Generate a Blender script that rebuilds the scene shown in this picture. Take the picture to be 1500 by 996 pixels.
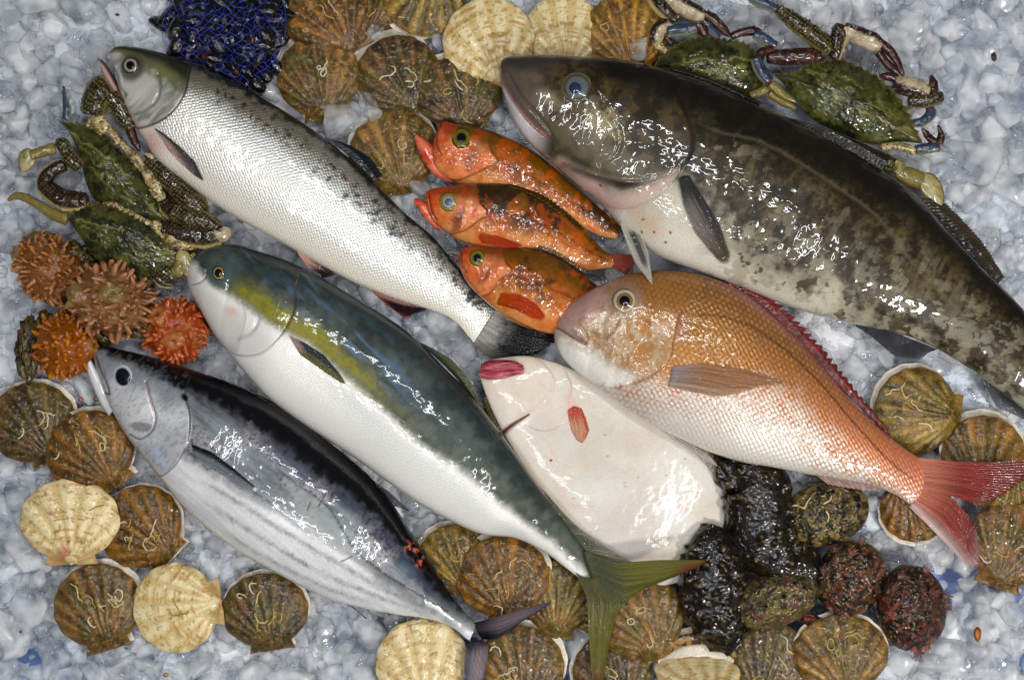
import bpy, math, random
import numpy as np

# ------------------------------------------------------------------ camera, light, exposure
for _o in list(bpy.data.objects): bpy.data.objects.remove(_o)
SC = bpy.context.scene
COL = SC.collection
H = 2.4                       # camera height over the ice, metres; the frame is 1.5 m wide at z = 0
cam = bpy.data.cameras.new('camera'); cam_o = bpy.data.objects.new('camera', cam); COL.objects.link(cam_o)
cam_o.location = (0, 0, H); cam_o.rotation_euler = (0, 0, 0)
cam.sensor_fit = 'HORIZONTAL'; cam.sensor_width = 36.0; cam.lens = 36.0 * H / 1.5
cam.clip_start = 0.05; cam.clip_end = 50
SC.camera = cam_o

W = bpy.data.worlds.new('World'); SC.world = W; W.use_nodes = True
_bg = W.node_tree.nodes['Background']
_bg.inputs[0].default_value = (0.93, 0.96, 1.0, 1); _bg.inputs[1].default_value = 0.08

def area_lamp(name, loc, target, sx, sy, power, color):
    l = bpy.data.lights.new(name, 'AREA'); l.shape = 'RECTANGLE'; l.size = sx; l.size_y = sy
    l.energy = power; l.color = color
    o = bpy.data.objects.new(name, l); COL.objects.link(o); o.location = loc
    d = np.array(target, float) - np.array(loc, float)
    from mathutils import Vector
    o.rotation_euler = Vector(d).to_track_quat('-Z', 'Y').to_euler()
    o['kind'] = 'helper'
    return o
# hall lamps: two ceiling tubes and one closer lamp at the lower right, as the shadows and glints show
for _x, _y, _p in ((-1.1, .55, 21), (.35, .75, 25), (-.5, -.75, 17), (1.0, -.65, 24)):
    area_lamp('ceiling_lamp', (_x, _y, 2.9), (_x * .6, _y * .6, 0), 1.2, .07, _p, (.98, .99, 1.0))
area_lamp('side_lamp', (1.7, -1.5, 2.0), (0.1, 0, 0), .30, .30, 46, (1.0, .96, .90))

SC.view_settings.view_transform = 'Standard'; SC.view_settings.look = 'None'
SC.view_settings.exposure = 0.0; SC.view_settings.gamma = 1.0; SC.view_settings.use_curve_mapping = False
SC.render.engine = 'CYCLES'
SC.cycles.use_denoising = True
try: SC.cycles.denoiser = 'OPENIMAGEDENOISE'
except Exception: pass
SC.cycles.max_bounces = 14; SC.cycles.transmission_bounces = 12; SC.cycles.diffuse_bounces = 4
SC.cycles.glossy_bounces = 4; SC.cycles.transparent_max_bounces = 12
SC.cycles.caustics_refractive = True; SC.cycles.caustics_reflective = False
SC.cycles.sample_clamp_indirect = 10.0

# ------------------------------------------------------------------ maths helpers
rng = np.random.default_rng(7)
def lin(r, g, b):
    c = np.array([r, g, b], float) / 255.0
    return np.where(c <= 0.04045, c / 12.92, ((c + 0.055) / 1.055) ** 2.4)
def P(px, py, z):
    """photo pixel -> metres, at the height z the thing stands at"""
    k = (H - z) / H / 1000.0
    return np.stack(np.broadcast_arrays((np.asarray(px, float) - 750) * k, (498 - np.asarray(py, float)) * k, np.asarray(z, float)), -1)
def proj(v):
    k = (H - v[..., 2]) / H / 1000.0
    return v[..., 0] / k + 750, 498 - v[..., 1] / k
def sm(a, b, x):
    t = np.clip((x - a) / (b - a), 0, 1); return t * t * (3 - 2 * t)
def mix(a, b, m):
    m = np.asarray(m)[..., None]; return a * (1 - m) + b * m
def _hash(*k):
    h = np.uint32(2166136261) * np.ones(k[0].shape, np.uint32)
    for a in k:
        h = (h ^ a.astype(np.int64).astype(np.uint32)) * np.uint32(16777619)
        h ^= h >> np.uint32(13); h = h * np.uint32(2654435761); h ^= h >> np.uint32(16)
    return h.astype(np.float64) / 4294967295.0
def vn2(x, y, seed=0):
    x = np.asarray(x, float); y = np.asarray(y, float)
    xi = np.floor(x); yi = np.floor(y); fx = x - xi; fy = y - yi
    fx = fx * fx * (3 - 2 * fx); fy = fy * fy * (3 - 2 * fy)
    s = np.full(xi.shape, seed)
    a = _hash(xi, yi, s); b = _hash(xi + 1, yi, s); c = _hash(xi, yi + 1, s); d = _hash(xi + 1, yi + 1, s)
    return (a * (1 - fx) + b * fx) * (1 - fy) + (c * (1 - fx) + d * fx) * fy
def vn3(x, y, z, seed=0):
    zi = np.floor(z); fz = z - zi; fz = fz * fz * (3 - 2 * fz)
    xi = np.floor(x); yi = np.floor(y); fx = x - xi; fy = y - yi
    fx = fx * fx * (3 - 2 * fx); fy = fy * fy * (3 - 2 * fy); s = np.full(xi.shape, seed)
    out = 0
    for dz, wz in ((0, 1 - fz), (1, fz)):
        a = _hash(xi, yi, zi + dz, s); b = _hash(xi + 1, yi, zi + dz, s); c = _hash(xi, yi + 1, zi + dz, s); d = _hash(xi + 1, yi + 1, zi + dz, s)
        out = out + wz * ((a * (1 - fx) + b * fx) * (1 - fy) + (c * (1 - fx) + d * fx) * fy)
    return out
def fbm(x, y, seed=0, oct=4, gain=0.5):
    """0..1 noise, contrast stretched"""
    x = np.asarray(x, float); y = np.asarray(y, float)
    v = 0; a = 1; n = 0
    for i in range(oct):
        ca, sa = math.cos(0.7 * i + seed), math.sin(0.7 * i + seed)
        v = v + a * vn2((x * ca - y * sa) * 2 ** i + 17.3 * i, (x * sa + y * ca) * 2 ** i - 9.1 * i, seed + i); n += a; a *= gain
    return np.clip((v / n - 0.5) * 1.7 + 0.5, 0, 1)
def fbm3(x, y, z, seed=0, oct=3):
    v = 0; a = 1; n = 0
    for i in range(oct):
        v = v + a * vn3(x * 2 ** i + 3.1 * i, y * 2 ** i, z * 2 ** i + 7.7 * i, seed + i); n += a; a *= 0.5
    return np.clip((v / n - 0.5) * 1.7 + 0.5, 0, 1)
def cr(pts, n=None, t=None):
    """smooth curve through control points, chord-length parameter 0..1"""
    p = np.asarray(pts, float)
    d = np.r_[0, np.cumsum(np.sqrt((np.diff(p[:, :2], axis=0) ** 2).sum(1)) + 1e-9)]; d /= d[-1]
    if t is None: t = np.linspace(0, 1, n)
    t = np.asarray(t, float)
    m = np.empty_like(p)
    if len(p) == 2: m[:] = (p[1] - p[0])
    else:
        m[1:-1] = (p[2:] - p[:-2]) / (d[2:] - d[:-2])[:, None]
        m[0] = (p[1] - p[0]) / (d[1] - d[0]); m[-1] = (p[-1] - p[-2]) / (d[-1] - d[-2])
    i = np.clip(np.searchsorted(d, t, 'right') - 1, 0, len(p) - 2)
    h = (d[i + 1] - d[i]); u = ((t - d[i]) / h)[:, None]; h = h[:, None]
    return ((2 * u**3 - 3 * u**2 + 1) * p[i] + (u**3 - 2 * u**2 + u) * h * m[i] + (-2 * u**3 + 3 * u**2) * p[i + 1] + (u**3 - u**2) * h * m[i + 1])
def sdist(px, py, pts, smooth=24):
    """signed distance to a polyline (positive to the right-hand side in picture space = below a left-to-right line) and position 0..1 along it"""
    q = cr(pts, smooth) if smooth else np.asarray(pts, float)
    best = np.full(px.shape, 1e9); sg = np.zeros(px.shape); al = np.zeros(px.shape)
    n = len(q) - 1
    for k in range(n):
        a = q[k]; e = q[k + 1] - a; L2 = (e * e).sum() + 1e-9
        wx = px - a[0]; wy = py - a[1]
        u = np.clip((wx * e[0] + wy * e[1]) / L2, 0, 1)
        dx = wx - u * e[0]; dy = wy - u * e[1]; d = dx * dx + dy * dy
        m = d < best
        best = np.where(m, d, best); sg = np.where(m, np.sign(e[0] * wy - e[1] * wx), sg); al = np.where(m, (k + u) / n, al)
    return np.sqrt(best) * np.where(sg == 0, 1, sg), al
def blob(px, py, cx, cy, rx, ry=None, rot=0, soft=0.5):
    ry = ry or rx; c, s = math.cos(math.radians(rot)), math.sin(math.radians(rot))
    u = ((px - cx) * c + (py - cy) * s) / rx; v = (-(px - cx) * s + (py - cy) * c) / ry
    return 1 - sm(1 - soft, 1 + soft, np.sqrt(u * u + v * v))

# ------------------------------------------------------------------ object helpers
SPLAT = []      # points of everything that lies on the ice, to know where the ice stays in view
def mesh(name, V, F, mat, parent=None, col=None, prm=None, flow=None, smooth=True, splat=True):
    V = np.asarray(V, np.float32).reshape(-1, 3)
    me = bpy.data.meshes.new(name)
    if isinstance(F, np.ndarray):
        k = F.shape[1]; nf = len(F); loops = F.astype(np.int32).ravel(); starts = np.arange(nf, dtype=np.int32) * k; tot = np.full(nf, k, np.int32)
    else:
        tot = np.array([len(f) for f in F], np.int32); loops = np.concatenate([np.asarray(f, np.int32) for f in F]); starts = np.r_[0, np.cumsum(tot)[:-1]].astype(np.int32); nf = len(F)
    me.vertices.add(len(V)); me.vertices.foreach_set('co', V.ravel())
    me.loops.add(len(loops)); me.loops.foreach_set('vertex_index', loops)
    me.polygons.add(nf); me.polygons.foreach_set('loop_start', starts); me.polygons.foreach_set('loop_total', tot)
    me.polygons.foreach_set('use_smooth', np.full(nf, smooth))
    me.update(calc_edges=True)
    if col is not None:
        c = np.ones((len(V), 4), np.float32); c[:, :3] = np.clip(np.broadcast_to(np.asarray(col).reshape(-1, 3) if np.ndim(col) > 1 else col, (len(V), 3)), 0, 1)
        g = (c[:, :3] @ np.array([.3, .6, .1], np.float32))[:, None]
        c[:, :3] = np.clip(g + (c[:, :3] - g) * 1.07, .001, 1) * np.clip(g, .005, 1) ** .15
        a = me.attributes.new('Col', 'FLOAT_COLOR', 'POINT'); a.data.foreach_set('color', c.ravel())
    for nm, arr in (('prm', prm), ('flow', flow)):
        if arr is not None:
            a = me.attributes.new(nm, 'FLOAT_VECTOR', 'POINT'); a.data.foreach_set('vector', np.ascontiguousarray(np.broadcast_to(arr, (len(V), 3)), np.float32).ravel())
    if mat is not None: me.materials.append(mat)
    o = bpy.data.objects.new(name, me); COL.objects.link(o)
    if parent is not None:
        o.parent = parent
        p = parent; off = np.zeros(3)
        while p is not None: off += np.array(p.location); p = p.parent
        me.vertices.foreach_set('co', (V - off.astype(np.float32)).ravel()); me.update()
    if splat: SPLAT.append(V[::3].copy())
    return o
def thing(name, label, cat, loc, group=None):
    o = bpy.data.objects.new(name, None); COL.objects.link(o); o.location = loc; o.empty_display_size = 0.03
    o['label'] = label; o['category'] = cat
    if group: o['group'] = group
    return o
def tag(o, label, cat, group=None):
    o['label'] = label; o['category'] = cat
    if group: o['group'] = group
    return o
def grid_faces(n, m, wrap=False, off=0):
    i = np.arange(n - 1)[:, None]; j = np.arange(m if wrap else m - 1)[None, :]
    j2 = (j + 1) % m
    return (np.stack(np.broadcast_arrays(i * m + j, (i + 1) * m + j, (i + 1) * m + j2, i * m + j2), -1).reshape(-1, 4) + off)

# ------------------------------------------------------------------ materials
def _nt(name):
    m = bpy.data.materials.new(name); m.use_nodes = True
    nt = m.node_tree; b = nt.nodes['Principled BSDF']
    return m, nt, b, (lambda t, **kw: _node(nt, t, kw))
def _node(nt, t, kw):
    n = nt.nodes.new(t)
    for k, v in kw.items():
        if k.startswith('i_'):
            key = k[2:]; n.inputs[int(key) if key.isdigit() else key].default_value = v
        else: setattr(n, k, v)
    return n
def wet_skin(name, scale_mm=4.0, scale_bump=0.35, wet=0.35, wet_scale=90, coat=0.8, coat_rough=0.06, fine=0.18, fine_scale=700, translucent=0.0, rand=0.25, stretch=1.0, sss=0.0, spec=0.16, micro=0.0, micro_scale=300, clear=0.0):
    """skin / shell: colour, roughness, metal and scale strength come from the mesh; scales, grain and film of water from nodes"""
    m, nt, b, N = _nt(name); L = nt.links.new
    ca = N('ShaderNodeAttribute', attribute_name='Col'); pa = N('ShaderNodeAttribute', attribute_name='prm'); fa = N('ShaderNodeAttribute', attribute_name='flow')
    sp = N('ShaderNodeSeparateXYZ'); L(pa.outputs['Vector'], sp.inputs[0])
    tc = N('ShaderNodeTexCoord')
    nz = N('ShaderNodeTexNoise', i_Scale=fine_scale, i_Detail=3.0); L(tc.outputs['Object'], nz.inputs['Vector'])
    mr = N('ShaderNodeMapRange'); mr.inputs[3].default_value = 1 - fine; mr.inputs[4].default_value = 1 + fine
    mr.inputs[1].default_value = 0.3; mr.inputs[2].default_value = 0.7
    L(nz.outputs['Fac'], mr.inputs[0])
    mm = N('ShaderNodeVectorMath', operation='SCALE'); L(ca.outputs['Color'], mm.inputs[0]); L(mr.outputs[0], mm.inputs['Scale'])
    L(mm.outputs[0], b.inputs['Base Color'])
    L(sp.outputs[0], b.inputs['Roughness']); L(sp.outputs[1], b.inputs['Metallic'])
    last = None
    if scale_mm > 0:
        mp = N('ShaderNodeMapping'); mp.inputs['Rotation'].default_value = (0, 0, math.radians(45)); mp.inputs['Scale'].default_value = (1 / scale_mm, 1 / scale_mm, 1)
        L(fa.outputs['Vector'], mp.inputs[0])
        vo = N('ShaderNodeTexVoronoi', voronoi_dimensions='2D', i_Scale=1.0, i_Randomness=rand); L(mp.outputs[0], vo.inputs['Vector'])
        bs = N('ShaderNodeBump', invert=True); bs.inputs['Distance'].default_value = 0.0012
        ml = N('ShaderNodeMath', operation='MULTIPLY'); ml.inputs[1].default_value = scale_bump; L(sp.outputs[2], ml.inputs[0]); L(ml.outputs[0], bs.inputs['Strength'])
        L(vo.outputs['Distance'], bs.inputs['Height']); last = bs
    if micro > 0:
        n3 = N('ShaderNodeTexNoise', i_Scale=micro_scale, i_Detail=4.0); L(tc.outputs['Object'], n3.inputs['Vector'])
        b3 = N('ShaderNodeBump'); b3.inputs['Distance'].default_value = 0.002; b3.inputs['Strength'].default_value = micro
        L(n3.outputs['Fac'], b3.inputs['Height'])
        if last: L(last.outputs[0], b3.inputs['Normal'])
        last = b3
    if last: L(last.outputs[0], b.inputs['Normal'])
    n2 = N('ShaderNodeTexNoise', i_Scale=wet_scale, i_Detail=1.5, i_Roughness=0.45); 
    if stretch != 1.0:
        m2 = N('ShaderNodeMapping'); m2.inputs['Scale'].default_value = (1, stretch, 1); L(tc.outputs['Object'], m2.inputs[0]); L(m2.outputs[0], n2.inputs['Vector'])
    else: L(tc.outputs['Object'], n2.inputs['Vector'])
    b2 = N('ShaderNodeBump'); b2.inputs['Distance'].default_value = 0.006; b2.inputs['Strength'].default_value = wet
    L(n2.outputs['Fac'], b2.inputs['Height'])
    L(b2.outputs[0], b.inputs['Coat Normal'])
    b.inputs['Coat Weight'].default_value = coat; b.inputs['Coat Roughness'].default_value = coat_rough; b.inputs['Coat IOR'].default_value = 1.38
    b.inputs['Specular IOR Level'].default_value = spec
    if sss > 0:
        b.inputs['Subsurface Weight'].default_value = sss; b.inputs['Subsurface Radius'].default_value = (1, 0.5, 0.35); b.inputs['Subsurface Scale'].default_value = 0.006
    if clear > 0:
        tb = N('ShaderNodeBsdfTransparent'); mc = N('ShaderNodeMixShader'); mc.inputs[0].default_value = clear
    if translucent > 0:
        tr = N('ShaderNodeBsdfTranslucent'); L(mm.outputs[0], tr.inputs['Color'])
        mx = N('ShaderNodeMixShader'); mx.inputs[0].default_value = translucent
        L(b.outputs[0], mx.inputs[1]); L(tr.outputs[0], mx.inputs[2]); L(mx.outputs[0], nt.nodes['Material Output'].inputs[0])
        if clear > 0: L(mx.outputs[0], mc.inputs[1]); L(tb.outputs[0], mc.inputs[2]); L(mc.outputs[0], nt.nodes['Material Output'].inputs[0])
    return m
def prm(rough, metal=0.0, scl=0.0, n=None):
    r = np.stack(np.broadcast_arrays(np.asarray(rough, float), np.asarray(metal, float), np.asarray(scl, float)), -1)
    return r
# ------------------------------------------------------------------ fish builder
class Body:
    """a fish lying on its flank: paired back / belly outline points, lofted with a rounded section"""
    def __init__(s, st, nS, nT, ratio, zc, low=0.75, power=0.85, round_start=True):
        st = np.asarray(st, float)
        q = cr(np.c_[(st[:, :2] + st[:, 2:]) / 2, st], nS)      # param by mid line
        D = q[:, 2:4]; V = q[:, 4:6]
        sv = np.linspace(0, 1, nS)
        mid = (D + V) / 2; half = (D - V) / 2; w = np.sqrt((half ** 2).sum(1))
        r = np.interp(sv, *ratio) if isinstance(ratio, tuple) else np.full(nS, ratio)
        zc = np.interp(sv, *zc) if isinstance(zc, tuple) else np.full(nS, zc)
        th = np.r_[np.linspace(0, np.pi, nT), np.linspace(np.pi, 2 * np.pi, nT // 3 + 2)[1:-1]]
        t = np.cos(th); h = np.abs(np.sin(th)) ** power; up = (th <= np.pi + 1e-6)
        T = (w * r * 0.001)
        z = zc[:, None] + np.where(up, 1, -low) * h * T[:, None]
        p2 = mid[:, None, :] + t[None, :, None] * half[:, None, :]
        base = P(p2[..., 0], p2[..., 1], np.broadcast_to(zc[:, None], z.shape))
        s.X = base; s.X[..., 2] = z
        s.S, s.T = np.broadcast_arrays(sv[:, None], t[None, :]); s.up = np.broadcast_to((up * h)[None, :], z.shape)
        s.nS, s.nA = z.shape; s.zc = zc; s.w = w
        L = np.r_[0, np.cumsum(np.sqrt((np.diff(mid, axis=0) ** 2).sum(1)))]
        s.flow = np.stack(np.broadcast_arrays(L[:, None], t[None, :] * np.maximum(w, 12)[:, None] * 1.15, 0.0), -1).copy()
        s.col = np.ones(z.shape + (3,)); s.R = np.full(z.shape, 0.35); s.M = np.zeros(z.shape); s.K = np.ones(z.shape)
        s.upd()
    def upd(s): s.px, s.py = proj(s.X)
    def raise_(s, h): s.X[..., 2] += h * 0.001 * np.minimum(1, s.up * 2.5)
    def groove(s, pts, w=2.5, depth=2.0, smooth=24):
        d, a = sdist(s.px, s.py, pts, smooth); s.raise_(-depth * np.exp(-(d / w) ** 2)); return d, a
    def step(s, pts, hgt=3.0, w=2.0, fall=30, side=-1):
        """raise the head side of a gill cover edge, so the edge stands proud"""
        d, a = sdist(s.px, s.py, pts); d = d * side; taper = sm(0, .12, a) * sm(1, .88, a)
        s.raise_(hgt * taper * sm(-w, w * .3, d) * np.exp(-np.clip(d, 0, None) / fall)); return d, a
    def paint(s, c, m): s.col = mix(s.col, np.asarray(c), np.clip(m, 0, 1))
    def zat(s, x, y):
        x = np.atleast_1d(np.asarray(x, float)); y = np.atleast_1d(np.asarray(y, float))
        m = s.up > 0.02; qx = s.px[m][::2]; qy = s.py[m][::2]; qz = s.X[..., 2][m][::2]
        out = np.empty(x.shape)
        for i in range(0, len(x.ravel()), 64):
            d = (qx[None] - x.ravel()[i:i + 64, None]) ** 2 + (qy[None] - y.ravel()[i:i + 64, None]) ** 2
            j = d.argmin(1); out.ravel()[i:i + 64] = qz[j]
        return out
    def build(s, parent, mat, name='body'):
        V = s.X.reshape(-1, 3); F = grid_faces(s.nS, s.nA, True)[:, ::-1]
        n = len(V); c0 = s.X[0].mean(0); c1 = s.X[-1].mean(0)
        V = np.r_[V, [c0, c1]]
        j = np.arange(s.nA); j2 = (j + 1) % s.nA
        caps = [np.array([n, b, a]) for a, b in zip(j, j2)] + [np.array([n + 1, a, b]) for a, b in zip(j + (s.nS - 1) * s.nA, j2 + (s.nS - 1) * s.nA)]
        F = list(F) + caps
        col = np.r_[s.col.reshape(-1, 3), [s.col[0].mean(0), s.col[-1].mean(0)]]
        pr = prm(s.R, s.M, s.K).reshape(-1, 3); pr = np.r_[pr, pr[:1], pr[-1:]]
        fl = np.r_[s.flow.reshape(-1, 3), [s.flow[0, 0], s.flow[-1, 0]]]
        s.obj = mesh(name, V, F, mat, parent, col, pr, fl)
        return s.obj

def fin(name, parent, mat, rows, z, color, rays=24, nu=None, nv=22, amp=0.9, jag=0.0, thick=0.0012, rough=0.35, seed=1, bend=0.0):
    """a fin: rows = polylines from root to edge in photo pixels; rays run from root to edge"""
    nu = nu or rays * 5 + 1
    R = np.stack([cr(r, nu) for r in rows])                      # rows, nu, 2
    v = np.linspace(0, 1, nv)
    vr = np.linspace(0, 1, len(rows))
    u = np.linspace(0, 1, nu)
    ph = u * rays
    tip = 1 - jag * (0.5 - 0.5 * np.cos(2 * np.pi * ph)) * (0.6 + 0.8 * vn2(np.floor(ph + .5), 0 * ph, seed))
    vv = v[:, None] * tip[None, :]
    k = np.clip(np.searchsorted(vr, vv, 'right') - 1, 0, len(rows) - 2)
    f = (vv - vr[k]) / (vr[k + 1] - vr[k]); ju = np.broadcast_to(np.arange(nu)[None], vv.shape)
    p = R[k, ju] * (1 - f[..., None]) + R[k + 1, ju] * f[..., None]
    U, Vv = np.broadcast_arrays(u[None], vv)
    zz = z(p[..., 0], p[..., 1], U, Vv) if callable(z) else np.interp(vv, np.linspace(0, 1, len(z)), z) if np.ndim(z) else np.full(vv.shape, float(z))
    ridge = np.abs(np.cos(np.pi * ph))[None] ** 0.7
    fade = sm(0, .1, Vv) * (1 - .5 * Vv)
    zz = zz + 0.001 * amp * (ridge - .5) * fade + bend * 0.001 * np.sin(U * 9 + seed) * Vv
    top = P(p[..., 0], p[..., 1], zz)
    bot = top.copy(); bot[..., 2] -= thick
    c = color(U, Vv, p[..., 0], p[..., 1]) if callable(color) else np.broadcast_to(color, vv.shape + (3,))
    c = c * ((0.62 + 0.48 * ridge * np.ones_like(Vv)) * (.75 + .5 * vn2(ph[None] * 1.0 + 0 * Vv, Vv * 2.5, seed + 3)))[..., None]
    n = nv * nu
    Vt = np.r_[top.reshape(-1, 3), bot.reshape(-1, 3)]
    F1 = grid_faces(nv, nu); F2 = grid_faces(nv, nu, off=n)[:, ::-1]
    g = np.arange(n).reshape(nv, nu)
    ring = np.r_[g[0, :], g[1:, -1], g[-1, ::-1][1:], g[1:-1, 0][::-1]]
    r2 = np.roll(ring, -1); F3 = np.stack([ring, r2, r2 + n, ring + n], -1)
    cc = np.r_[c.reshape(-1, 3), c.reshape(-1, 3)]
    return mesh(name, Vt, np.r_[F1, F2, F3], mat, parent, cc, prm(np.full(2 * n, rough)), np.zeros(3))
def on(body, lift=2.0, tip=None):
    """height just over a body's flank"""
    def f(x, y, U, V): return body.zat(x, y) + 0.001 * (lift + (0 if tip is None else tip * V))
    return f
def eye(parent, body, cx, cy, r, rings, pupil=0.5, pupil_col=(8, 10, 16), bulge=3.0, asp=1.0, rot=0.0, poff=(0, 0), z=None):
    """eye: socket ring and iris as one dome, pupil a small dome of its own"""
    nr, na = 14, 40
    def dome(cx, cy, r, bl, lift, cols, name, par, mat):
        a = np.linspace(0, 2 * np.pi, na, endpoint=False); q = np.linspace(0, 1, nr)
        x = r * q[:, None] * np.cos(a); y = r * asp * q[:, None] * np.sin(a)
        c_, s_ = math.cos(math.radians(rot)), math.sin(math.radians(rot))
        X = cx + x * c_ - y * s_; Y = cy + x * s_ + y * c_
        zz = z0 + gx * (X - ex) + gy * (Y - ey) + 0.001 * (lift + bl * (1 - q[:, None] ** 2) - 1.5 * sm(.9, 1, q)[:, None])
        V = P(X, Y, zz).reshape(-1, 3)
        c = np.stack([np.interp(q, [k[0] for k in cols], [lin(*k[1])[i] for k in cols]) for i in range(3)], -1)
        c = np.repeat(c, na, 0) * (0.85 + 0.3 * fbm(X.ravel() * .6, Y.ravel() * .6, 5))[:, None]
        return mesh(name, V, grid_faces(nr, na, True)[:, ::-1], mat, par, c, prm(np.full(nr * na, .25)), np.zeros(3))
    ex, ey = cx, cy
    if z is None:
        k = r * 1.1
        zs = body.zat([cx, cx - k, cx + k, cx, cx], [cy, cy, cy, cy - k, cy + k])
        z0 = zs[1:].mean() * .6 + zs[0] * .4; gx = (zs[2] - zs[1]) / (2 * k) * .8; gy = (zs[4] - zs[3]) / (2 * k) * .8
    else: z0, gx, gy = z, 0, 0
    e = dome(cx, cy, r, bulge, 0.2, rings, 'eye', parent, M['eye'])
    pc = pupil_col
    dome(cx + poff[0], cy + poff[1], r * pupil, bulge * .45, bulge * (1 - pupil ** 2) * .8 + .8, [(0, pc), (.75, pc), (1, tuple(int(v * .6) for v in pc))], 'pupil', e, M['eye'])
    return e
M = {}
M['eye'] = wet_skin('eye_gloss', scale_mm=0, wet=0.0, coat=1.0, coat_rough=0.02, fine=0.1)
M['fin'] = wet_skin('fin_membrane', scale_mm=0, wet=0.35, wet_scale=110, coat=0.9, coat_rough=0.08, fine=0.25, translucent=0.35)
M['thin'] = wet_skin('fin_thin', scale_mm=0, wet=0.35, wet_scale=110, coat=0.9, coat_rough=0.08, fine=0.25, translucent=0.3, clear=0.45)
M['film'] = wet_skin('fin_film', scale_mm=0, wet=0.35, wet_scale=110, coat=0.9, coat_rough=0.08, fine=0.25, translucent=0.3, clear=0.28)
def shade2(a, b_, lo=0.0, hi=0.9): return lambda U, V, X, Y: mix(np.broadcast_to(lin(*a), U.shape + (3,)), lin(*b_), sm(lo, hi, V))
# ------------------------------------------------------------------ skipjack
def make_bonito():
    T = thing('skipjack', 'steel-blue torpedo-shaped fish with dark stripes along its silver belly', 'fish', tuple(P(420, 720, 0)))
    b = Body([(137,512,136,518),(146,507,140,534),(160,508,147,556),(187,514,160,590),(227,524,180,628),(267,537,206,664),(307,550,236,700),(347,564,270,742),(395,586,316,782),(440,615,365,816),
              (485,650,420,846),(520,678,475,874),(550,706,530,889),(578,742,580,899),(604,782,618,904),(630,822,646,911),(658,866,668,922),(682,898,682,934),(697,914,688,938)],
             680, 160, ([0,.1,.3,.6,.85,1],[.8,.6,.58,.58,.5,.25]), ([0,.15,.5,.85,1],[.036,.046,.054,.044,.036]))
    x, y, S, t = b.px, b.py, b.S, b.T
    gill = [(284,540),(270,575),(277,605),(276,638),(267,664),(250,687),(230,698),(200,690)]
    pre = [(214,560),(222,590),(228,612),(222,632),(204,643),(190,636)]
    b.step(gill, 2.4, 3, 40, side=1); b.groove(pre, 2.0, 1.6)
    b.groove([(150,540),(156,560),(160,578),(152,572)], 1.8, 1.5)
    b.raise_(1.2 * blob(x, y, 196, 606, 22, 18, 40, .8)); b.raise_(-1.2 * blob(x, y, 212, 622, 16, 7, 8, .6))
    b.upd()
    n1 = fbm(x / 40, y / 40, 31); n2 = fbm(x / 9, y / 9, 32); n3 = fbm(x / 3, y / 3, 33); st = fbm((x * .78 + y * .62) / 46, (x * .62 - y * .78) / 5, 34)
    edge = [(120,504),(165,511),(215,532),(262,558),(330,592),(390,630),(450,680),(520,728),(580,786),(630,848),(690,917)]
    dE = sdist(x, y, edge)[0] + 12 * (n2 - .5)
    low = [(120,520),(190,590),(270,668),(330,705),(400,745),(470,780),(520,812),(560,850),(620,885),(690,922)]
    dL = sdist(x, y, low)[0] + 6 * (n2 - .5)
    mid = mix(np.broadcast_to(lin(134,138,142), x.shape + (3,)), lin(84,89,96), st)
    mid = mix(mid, lin(156,152,152), sm(.5, .8, n1) * .7)
    mid = mix(mid, lin(58,60,76), sm(.60, .72, n3) * sm(.45, .65, n1) * .7)
    b.col[:] = mix(np.broadcast_to(lin(9,10,14), x.shape + (3,)), mid, sm(-4, 20, dE))
    b.paint(lin(44,50,76), np.exp(-((dE - 14) / 12) ** 2) * .6 * sm(300, 420, x))
    sil = mix(np.broadcast_to(lin(236,236,234), x.shape + (3,)), lin(200,202,204), st * .7)
    b.col = mix(b.col, sil, sm(-10, 12, dL))
    b.paint(lin(130,136,134), np.exp(-((dL + 4) / 12) ** 2) * sm(400, 470, x) * .6)
    for pts, w, a in (([(272,694),(330,724),(380,756),(430,786),(490,822),(560,862),(640,900)], 4.5, .75), ([(290,728),(340,762),(400,798),(450,828),(500,852),(570,880),(640,906)], 4.0, .7),
                      ([(330,712),(390,742),(440,772),(500,806),(560,842),(620,884)], 4.0, .5), ([(320,772),(370,806),(430,838),(490,866),(560,886)], 3.2, .55)):
        d, al = sdist(x, y, pts); b.paint(lin(70,74,82), np.exp(-((d + 4 * (n3 - .5)) / w) ** 2) * a * sm(0, .15, al) * sm(1, .9, al) * (.25 + .6 * n2))
    # torn skin, dull shoulder patch, lateral scar
    b.paint(lin(150,156,154), blob(x + 14 * (n2 - .5), y + 14 * (n1 - .5), 470, 762, 62, 18, 44, .5) * .7)
    d, al = sdist(x, y, [(440,712),(480,742),(505,780),(520,805),(560,838),(610,868),(655,895)]); b.paint(lin(40,42,48), np.exp(-((d + 3 * (n3 - .5)) / 1.6) ** 2) * .75)
    b.paint(lin(206,104,84), blob(x + 12 * (n3 - .5), y + 12 * (n2 - .5), 606, 812, 24, 7, 60, .4) * sm(.42, .62, n2) * .9)
    b.paint(lin(86,110,120), blob(x, y, 596, 832, 14, 8, 40, .7) * .5)
    for p_, q_ in (((478,722),(466,742)), ((488,720),(482,736)), ((455,735),(450,748)), ((500,822),(515,815))):
        b.paint(lin(30,30,36), np.exp(-(sdist(x, y, [p_, q_], 0)[0] / 1.0) ** 2) * .8)
    # head
    dg, ag = sdist(x, y, gill); head = sm(-2, 2, dg) * (x < 300)
    hd = mix(np.broadcast_to(lin(214,214,214), x.shape + (3,)), lin(176,178,184), n1)
    hd = mix(hd, lin(124,128,134), sm(60, 14, dE) * .8); hd = mix(hd, lin(12,13,18), sm(18, 0, dE))
    hd = mix(hd, lin(214,214,214), blob(x, y, 196, 600, 30, 22, 45, .7) * .8)
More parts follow.
